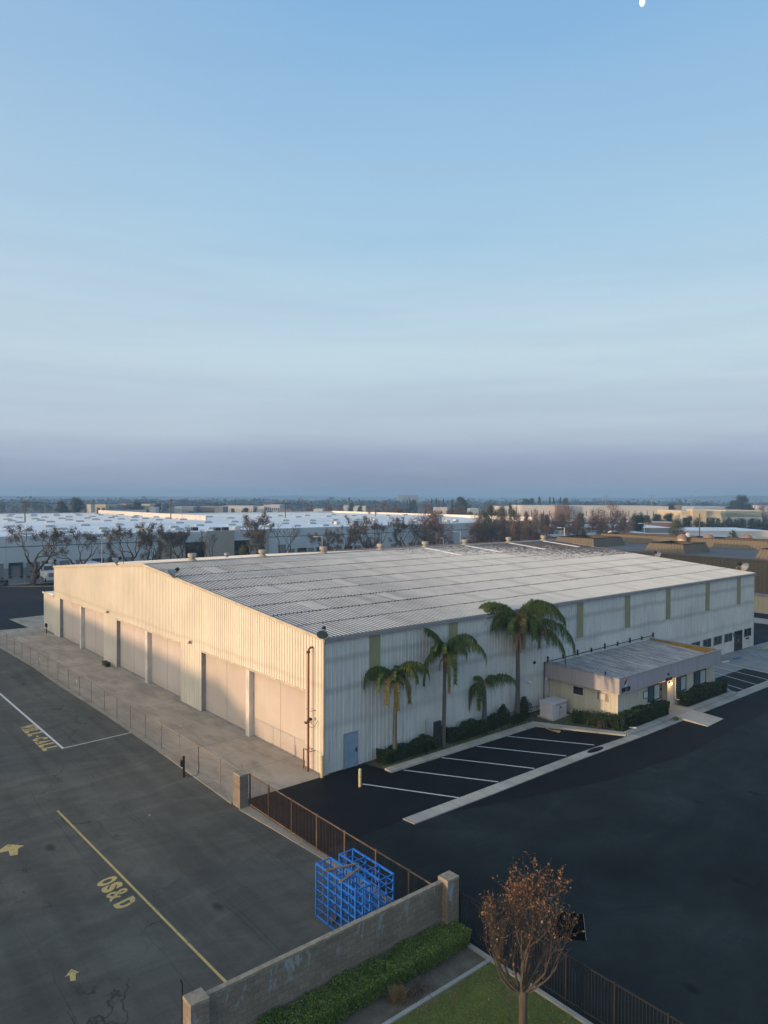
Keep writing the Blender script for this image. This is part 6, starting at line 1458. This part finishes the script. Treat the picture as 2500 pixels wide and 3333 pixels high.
def screen(lab, x0, x1, y0, y1, h, ins):
    t = thing('roof_screen', lab, 'roof screen', ((x0+x1)/2, (y0+y1)/2, BT), 'sloping brown screens on the brown building')
    O = [(x0, y0), (x1, y0), (x1, y1), (x0, y1)]; I = [(x0+ins, y0+ins), (x1-ins, y0+ins), (x1-ins, y1-ins), (x0+ins, y1-ins)]
    for k in range(4):
        a0, a1, b0, b1 = Vector(O[k]), Vector(O[(k+1) % 4]), Vector(I[k]), Vector(I[(k+1) % 4]); L = (a1-a0).length; n = int(L/.55); mb = MB(); nn = Vector(((a1-a0).y, -(a1-a0).x)).normalized()*.05
        for i in range(n):
            u0, u1, u2, u3 = i/n, (i+.8)/n, (i+.85)/n, (i+.95)/n
            for ua, ub, fa, fb in ((u0, u1, 0, 0), (u1, u2, 0, 1), (u2, u3, 1, 1), (u3, (i+1)/n, 1, 0)):
                P = [a0.lerp(a1, ua)+nn*fa, a0.lerp(a1, ub)+nn*fb, b0.lerp(b1, ub)+nn*fb, b0.lerp(b1, ua)+nn*fa]
                mb.add([(P[0].x, P[0].y, BT+.05), (P[1].x, P[1].y, BT+.05), (P[2].x, P[2].y, BT+h), (P[3].x, P[3].y, BT+h)], [(0, 1, 2, 3)])
        mb.build('screen_panel', 'screen_brown', t)
    MB().box(x0+ins-.05, x0+ins+.1, y0+ins, y1-ins, BT+h, BT+h+.1).box(x1-ins-.1, x1-ins+.05, y0+ins, y1-ins, BT+h, BT+h+.1).box(x0+ins, x1-ins, y0+ins-.05, y0+ins+.08, BT+h-.01, BT+h+.09).box(x0+ins, x1-ins, y1-ins-.08, y1-ins+.05, BT+h-.01, BT+h+.09).build('top_cap', 'black_metal', t)
screen('sloping brown roof screen nearest behind the warehouse gable end, second from the right edge', 85.0, 93.5, 22.3, 29.2, 1.45, .55)
screen('dark sided brown roof screen behind the peeling roof corner', 86.5, 96.5, 39.7, 48.5, 1.5, .55)
screen('long brown roof screen running across the back of the grey roof', 103.3, 110, -20, 50, 1.55, .5)
screen('brown roof screen cut by the right edge of the picture', 84.0, 92, 2.5, 11.3, 1.5, .55)
for (px, D, r, l) in ((2222, 131, .85, 'leftmost copper coloured turbine dome'), (2308, 131, .85, 'middle copper coloured turbine dome'), (2433, 131, .85, 'rightmost copper coloured turbine dome')):
    x, y = at(px, D); t = thing('turbine_dome', l+' on the brown building', 'roof vent', (x, y, BT), 'copper domes on the brown building')
    MB().lathe([(r*.95, 0), (r, .7), (r*.95, 1.4)], (x, y, BT), 18).build('drum', 'trim_cream', t); MB().lathe([(r*1.1, 1.4), (r*1.05, 1.75), (r*.6, 2.15), (0, 2.25)], (x, y, BT), 18).build('dome', 'copper', t, smooth=True)
for px, D, h, m, l in ((2240, 134, 2.4, 'sign_white', 'white hood vent between the copper domes'), (2065, 148, 1.0, 'far_cream_light', 'pale cylinder vent on the brown building roof')):
    x, y = at(px, D); t = thing('hood_vent', l, 'roof vent', (x, y, BT)); MB().lathe([(.3, 0), (.3, h*.6), (.5, h*.62), (.48, h*.85), (.2, h*.95), (0, h*.97)], (x, y, BT), 14).build('hood', m, t)
x, y = at(1981, 150); t = thing('gooseneck_pipe', 'cream gooseneck exhaust pipe on the brown building roof', 'pipe', (x, y, BT))
pts = [(x, y, BT), (x, y, BT+1.2)]+[(x+RX*(.5-.5*math.cos(a)), y+RY*(.5-.5*math.cos(a)), BT+1.2+.5*math.sin(a)) for a in (.5, 1, 1.57, 2.1)]
MB().path(pts, .22, 12).build('duct', 'far_cream_light', t, smooth=True); MB().box(x-2.5, x-1.2, y-.6, y+.6, BT, BT+.4).build('base_box', 'sign_white', t)

# ================================================================== DISTANT BUILDINGS
def bld(name, lab, px0, px1, ty, D, depth, wall, roof='roof_dusty', win=None, parap=.4, extra=None, cat='building', yaw=None):
    """box building whose lit side faces the viewer's left; returns thing"""
    x0, y0 = at(px0, D); x1, y1 = at(px1, D); h = zt((px0+px1)/2, ty, D); c = ((x0+x1)/2+FX*depth/2, (y0+y1)/2+FY*depth/2)
    L = math.hypot(x1-x0, y1-y0); a = math.atan2(y1-y0, x1-x0); t = thing(name, lab, cat, (c[0], c[1], 0), 'distant buildings')
    MB().obox(c, L, depth, 0, h-parap, a).build('walls', wall, t)
    MB().obox(c, L+.1, depth+.1, h-parap, h, a).build('parapet', wall if roof != 'cap' else 'far_cream_light', t)
    MB().obox(c, L-.6, depth-.6, h, h+.03, a).build('roof', 'roof_dusty' if roof == 'cap' else roof, t)
    nx, ny = math.cos(a), math.sin(a); fx, fy = -FX, -FY
    if win:
        n, z0, z1, fr_ = win
        for r_i, (za, zb) in enumerate(zip(z0, z1)):
            for i in range(n):
                u = -L/2+L*(i+.5)/n; cc = (c[0]+nx*u+fx*(depth/2+.03), c[1]+ny*u+fy*(depth/2+.03)); MB().obox(cc, L/n*fr_, .12, za*h, zb*h, a).build('window', 'far_window', t)
    if extra: extra(t, c, L, depth, h, a)
    return t
def pilasters(m, n, w=.12, z1=.82):
    def f(t, c, L, depth, h, a):
        nx, ny = math.cos(a), math.sin(a); mb = MB()
        for i in range(n+1):
            u = -L/2+L*i/n; mb.obox((c[0]+nx*u-FX*(depth/2+.3), c[1]+ny*u-FY*(depth/2+.3)), L/n*w, .8, 0, h*z1, a)
        mb.obox((c[0]-FX*(depth/2+.3), c[1]-FY*(depth/2+.3)), L, .8, h*z1, h*(z1+.1), a); mb.build('pilasters', m, t)
    return f
bld('far_building', 'long white distant building behind the reddish trees', 1700, 2176, 1647, 420, 40, 'far_white', 'far_white', (24, (.45,), (.75,), .10))
bld('far_building', 'brown block set in the long white distant building', 1812, 1852, 1645, 415, 10, 'far_brown')
bld('far_building', 'cream two storey building with tall openings on the right skyline', 2218, 2346, 1663, 300, 26, 'far_cream', 'cap', (7, (.12,), (.70,), .62), extra=pilasters('far_cream_light', 4, .22, .72))
bld('far_building', 'raised centre block of the cream two storey building', 2255, 2300, 1658, 298, 6, 'far_cream', 'cap', None)
bld('far_building', 'grey green two storey building right of the cream one', 2362, 2478, 1661, 330, 26, 'far_green', 'cap', (9, (.2,), (.62,), .45), extra=pilasters('far_white', 5, .12, .6))
bld('far_building', 'brown distant block left of the second pylon', 2212, 2246, 1647, 520, 20, 'far_brown')
bld('far_building', 'pale blue distant building behind the cream building', 2258, 2374, 1649, 500, 30, 'far_blue', 'far_white', (14, (.3,), (.8,), .3))
bld('far_building', 'white distant building left of the pale blue one', 2180, 2206, 1650, 560, 20, 'far_white')
bld('far_building', 'small white distant block at the far right edge', 2462, 2500, 1645, 700, 20, 'far_white')
bld('far_building', 'orange lit corner building left behind the white roofs', 282, 296, 1641, 440, 6, 'far_cream_light', 'cap')
bld('far_building', 'yellow and blue glass office left behind the white roofs', 296, 345, 1642, 450, 20, 'far_cream', 'cap', (3, (.1,), (.8,), .6))
bld('far_building', 'grey blue office right of the yellow one', 345, 376, 1648, 455, 20, 'far_grey', 'roof_dusty', (3, (.3,), (.8,), .4))
bld('far_building', 'brick brown office with light roof edge', 376, 410, 1640, 470, 20, 'far_brown', 'cap')
bld('far_building', 'pale office between the brick one and the dark rounded tree', 408, 434, 1646, 480, 20, 'far_green', 'cap')
bld('far_building', 'yellow low building right of the dark rounded tree', 456, 488, 1641, 500, 18, 'far_cream', 'cap', (2, (.2,), (.6,), .4))
bld('far_building', 'small white shed right of the yellow low building', 486, 506, 1650, 480, 8, 'far_white')
bld('far_building', 'dark glass flat building right of the tall pole', 592, 630, 1650, 470, 16, 'far_grey', 'far_white')
bld('far_building', 'pale flat building just right of the tall pole', 568, 592, 1649, 480, 16, 'far_blue', 'far_white')
bld('far_building', 'brown flat building with light roof edge', 636, 702, 1650, 480, 20, 'far_brown', 'far_white', (8, (.5,), (.7,), .7))
bld('far_building', 'dark building at the left of the white low sheds', 698, 726, 1649, 475, 16, 'far_grey', 'far_white')
bld('far_building', 'white low sheds in a row left of the white office block', 726, 824, 1647, 580, 30, 'far_white', 'far_white', (12, (.1,), (.7,), .12))
bld('far_building', 'white three storey office block on the skyline left of centre', 858, 910, 1643, 500, 24, 'far_white', 'far_white', (8, (.30, .62), (.45, .78), .6))
bld('far_building', 'lower wing of the white three storey office block', 838, 860, 1648, 498, 20, 'far_white', 'far_white', (4, (.30,), (.55,), .6))
bld('far_building', 'reddish low roof right of the white office block', 905, 950, 1662, 440, 16, 'far_brown', 'copper')
bld('far_building', 'white low building under the slim dark trees', 1020, 1050, 1657, 480, 20, 'far_white', 'far_white')
bld('far_building', 'pale low building left of the hazy palm', 1118, 1134, 1644, 700, 20, 'far_white')
bld('far_building', 'pale low building right of the hazy palm', 1150, 1190, 1647, 620, 20, 'far_white')
bld('far_building', 'white low building left of the big dark spreading tree', 1418, 1456, 1652, 500, 24, 'far_white', 'far_white')
bld('far_building', 'low blue white building right of the big dark spreading tree', 1530, 1558, 1655, 420, 14, 'far_blue', 'far_white', (2, (.2,), (.7,), .4))
bld('far_building', 'white wall section beneath the hazy blue trees', 1624, 1702, 1648, 430, 24, 'far_white', 'far_white', (8, (.4,), (.75,), .08))
# faint very distant blocks in the haze
bld('hazy_tower', 'very faint hazy block on the left skyline', 280, 318, 1630, 1300, 30, 'far_grey'); bld('hazy_tower', 'very faint wide hazy block near the picture centre', 1296, 1362, 1612, 1350, 30, 'far_grey'); bld('hazy_tower', 'faint hazy low block above the dark broad tree', 168, 205, 1627, 1350, 30, 'far_grey')
# low roofs between
for px0, px1, z_, D, dep, w, rf_, l in ((1800, 2060, 5.2, 195, 40, 'far_brown', 'roof_dusty', 'low grey roof with brown edge under the reddish trees'), (1800, 2200, 5.6, 245, 32, 'far_grey', 'roof_white', 'low pale roof behind the reddish trees'),
        (1830, 2210, 6.0, 288, 30, 'far_brown', 'roof_white', 'farther pale roof band behind the reddish trees'), (2060, 2200, 5.0, 200, 38, 'far_white', 'roof_white', 'low white roof left of the large olive tree'),
        (2236, 2520, 4.9, 190, 34, 'far_grey', 'roof_dusty', 'low grey roof in front of the cream building'), (2236, 2520, 5.3, 232, 26, 'far_white', 'roof_white', 'low white roof band in front of the cream building')):
    hy_ = 1615.7+((px0+px1)/2-1250)*.00432
    bld('low_shed', l, px0, px1, hy_+(CZ-z_)*F/D, D, dep, w, rf_, cat='shed')
mb = MB()
for px, D in ((2440, 160), (2470, 160)): pass
t = thing('parked_trailer', 'white trailer with red marks on a far yard at the right', 'trailer', at(2462, 262)+(0,)); c = at(2462, 262); a = math.atan2(RY, RX)
MB().obox(c, 7.5, 2.5, 1.2, 4.0, a).build('body', 'far_white', t); MB().obox((c[0]-FX*1.3+RX*.6, c[1]-FY*1.3+RY*.6), 1.6, .1, 2.4, 3.1, a).obox((c[0]-FX*1.3-RX*1.8, c[1]-FY*1.3-RY*1.8), .9, .1, 2.4, 3.1, a).builds('red_mark', 'sign_red', t)
# unseen blocks added west of the yard to cast the long evening shadow
n1 = thing('shade_block', 'unseen block added west of the yard to shade the doors', 'warehouse', (-75, 55, 0))
MB().prism([(-68, 28.0), (-68, 98), (-95, 98), (-95, 28.0)][::-1], 0, [7.2, 8.7, 8.9, 7.5]).build('walls', 'wall_white', n1)
n2 = thing('shade_block', 'unseen low block added behind the viewer to shade the ground', 'warehouse', (-90, -40, 0))
MB().prism([(-78, -66), (-78, 9.5), (-110, 9.5), (-110, -66)][::-1], 0, [5.6, 5.6, 5.4, 5.4]).build('walls', 'wall_white', n2)

# moon
md = (fwd+r2*((2091-W_/2)/F)-u2*((7-H_/2)/F)).normalized()*5000
mo = thing('moon', 'pale gibbous moon at the top edge of the sky', 'moon', (CX+md.x, CY+md.y, CZ+md.z))
emis('moon_surface', (.80, .84, .90), .9)
M_ = Matrix.Rotation(YAW-PI/2, 3, 'Z') @ Matrix(((15, 0, 0), (0, 15, 0), (0, 0, 24)))
mz = MB().lathe([(math.sin(PI*i/12), -math.cos(PI*i/12)) for i in range(13)], tuple(mo.location), 24, M_); mz.build('disc', 'moon_surface', mo, smooth=True)

# ================================================================== AIR
hz = MB().box(-160, 2600, -160, 2600, -1.2, 34)
hm = bpy.data.materials.new('air'); hm.use_nodes = True; nt = hm.node_tree
nt.nodes.remove(nt.nodes['Principled BSDF']); pv = nt.nodes.new('ShaderNodeVolumePrincipled')
pv.inputs['Density'].default_value = .0005; pv.inputs['Color'].default_value = (.34, .60, .92, 1); pv.inputs['Anisotropy'].default_value = .0
nt.links.new(pv.outputs[0], nt.nodes['Material Output'].inputs['Volume']); MATS['air'] = hm
HAZE = True
if HAZE:
    ho = hz.build('haze', 'air'); ho['kind'] = 'stuff'; ho['label'] = 'thin blue evening haze'; ho['category'] = 'haze'

# ================================================================== LIGHT
SUN_E, SUN_AZ = R(4.0), R(12.0)          # elevation; sun stands in -x, a touch towards +y
sd_ = Vector((-math.cos(SUN_E)*math.cos(SUN_AZ), math.cos(SUN_E)*math.sin(SUN_AZ), math.sin(SUN_E)))
sl = bpy.data.lights.new('sun', 'SUN'); sl.energy = 3.7; sl.angle = R(1.0); sl.color = (1.0, .64, .36)
so = bpy.data.objects.new('sun', sl); col.objects.link(so); so.rotation_euler = sd_.to_track_quat('Z', 'Y').to_euler()
w = bpy.data.worlds.new('World'); sc.world = w; w.use_nodes = True; nt = w.node_tree; bg = nt.nodes['Background']
sky = nt.nodes.new('ShaderNodeTexSky'); sky.sky_type = 'NISHITA'; sky.sun_disc = False; sky.sun_elevation = SUN_E
sky.sun_rotation = math.atan2(sd_.x, sd_.y); sky.air_density = 1.0; sky.dust_density = 1.0; sky.ozone_density = 1.5
tc = nt.nodes.new('ShaderNodeTexCoord'); sp = nt.nodes.new('ShaderNodeSeparateXYZ'); nt.links.new(tc.outputs['Generated'], sp.inputs[0])
nz = nt.nodes.new('ShaderNodeTexNoise'); mp = nt.nodes.new('ShaderNodeMapping'); mp.inputs['Scale'].default_value = (1.6, 1.6, 12); nt.links.new(tc.outputs['Generated'], mp.inputs[0]); nt.links.new(mp.outputs[0], nz.inputs['Vector'])
nz.inputs['Scale'].default_value = 1.6; nz.inputs['Detail'].default_value = 6
zz = math_(nt, 'ADD', sp.outputs[2], math_(nt, 'MULTIPLY', math_(nt, 'SUBTRACT', nz.outputs['Fac'], .5), .055))
SKY = [(0.0, (.235, .295, .41)), (.03, (.30, .36, .49)), (.055, (.375, .45, .59)), (.085, (.49, .59, .70)), (.19, (.55, .70, .80)), (.34, (.41, .625, .81)), (.56, (.25, .475, .76)), (.8, (.18, .38, .66)), (1.0, (.13, .28, .55))]
hb = ramp(nt, zz, SKY)
cl = nt.nodes.new('ShaderNodeTexNoise'); mp2 = nt.nodes.new('ShaderNodeMapping'); mp2.inputs['Scale'].default_value = (1.1, 1.1, 16); mp2.inputs['Rotation'].default_value = (.03, .05, 0); nt.links.new(tc.outputs['Generated'], mp2.inputs[0]); nt.links.new(mp2.outputs[0], cl.inputs['Vector'])
cl.inputs['Scale'].default_value = 2.2; cl.inputs['Detail'].default_value = 7; cl.inputs['Roughness'].default_value = .55; cl.inputs['Distortion'].default_value = .4
lowb = ramp(nt, sp.outputs[2], [(.0, 1), (.16, 1), (.42, .15)])
hb = mix(nt, hb, ramp(nt, cl.outputs['Fac'], [(.36, (.955, .955, .97)), (.62, (1.035, 1.03, 1.02))]), lowb, 'MULTIPLY')
dl = nt.nodes.new('ShaderNodeVectorMath'); dl.operation = 'DOT_PRODUCT'; nt.links.new(tc.outputs['Generated'], dl.inputs[0]); dl.inputs[1].default_value = (-RX, -RY, 0)
hb = mix(nt, hb, (.55, .63, .74), ramp(nt, dl.outputs['Value'], [(.05, 0), (.7, .32)]))
# anti-sun side slightly mauve to the left of the view
bg.inputs['Strength'].default_value = 1.0
mxs = mix(nt, sky.outputs['Color'], (0, 0, 0), 0.0)
st_ = nt.nodes.new('ShaderNodeVectorMath'); st_.operation = 'SCALE'; nt.links.new(sky.outputs['Color'], st_.inputs[0]); st_.inputs['Scale'].default_value = .10
fin = mix(nt, st_.outputs[0], hb, .96)
dt = nt.nodes.new('ShaderNodeVectorMath'); dt.operation = 'DOT_PRODUCT'; nt.links.new(tc.outputs['Generated'], dt.inputs[0]); dt.inputs[1].default_value = tuple(sd_)
gl = math_(nt, 'POWER', math_(nt, 'MAXIMUM', dt.outputs['Value'], 0), 2.5)
fin = mix(nt, fin, (3.0, 2.55, 1.85), math_(nt, 'MULTIPLY', gl, .85))
nt.links.new(fin, bg.inputs['Color'])
sc.view_settings.view_transform = 'Standard'; sc.view_settings.look = 'None'; sc.view_settings.gamma = 1; sc.view_settings.exposure = 0
sc.cycles.max_bounces = 6; sc.cycles.transparent_max_bounces = 24; sc.cycles.volume_bounces = 0; sc.cycles.use_denoising = True
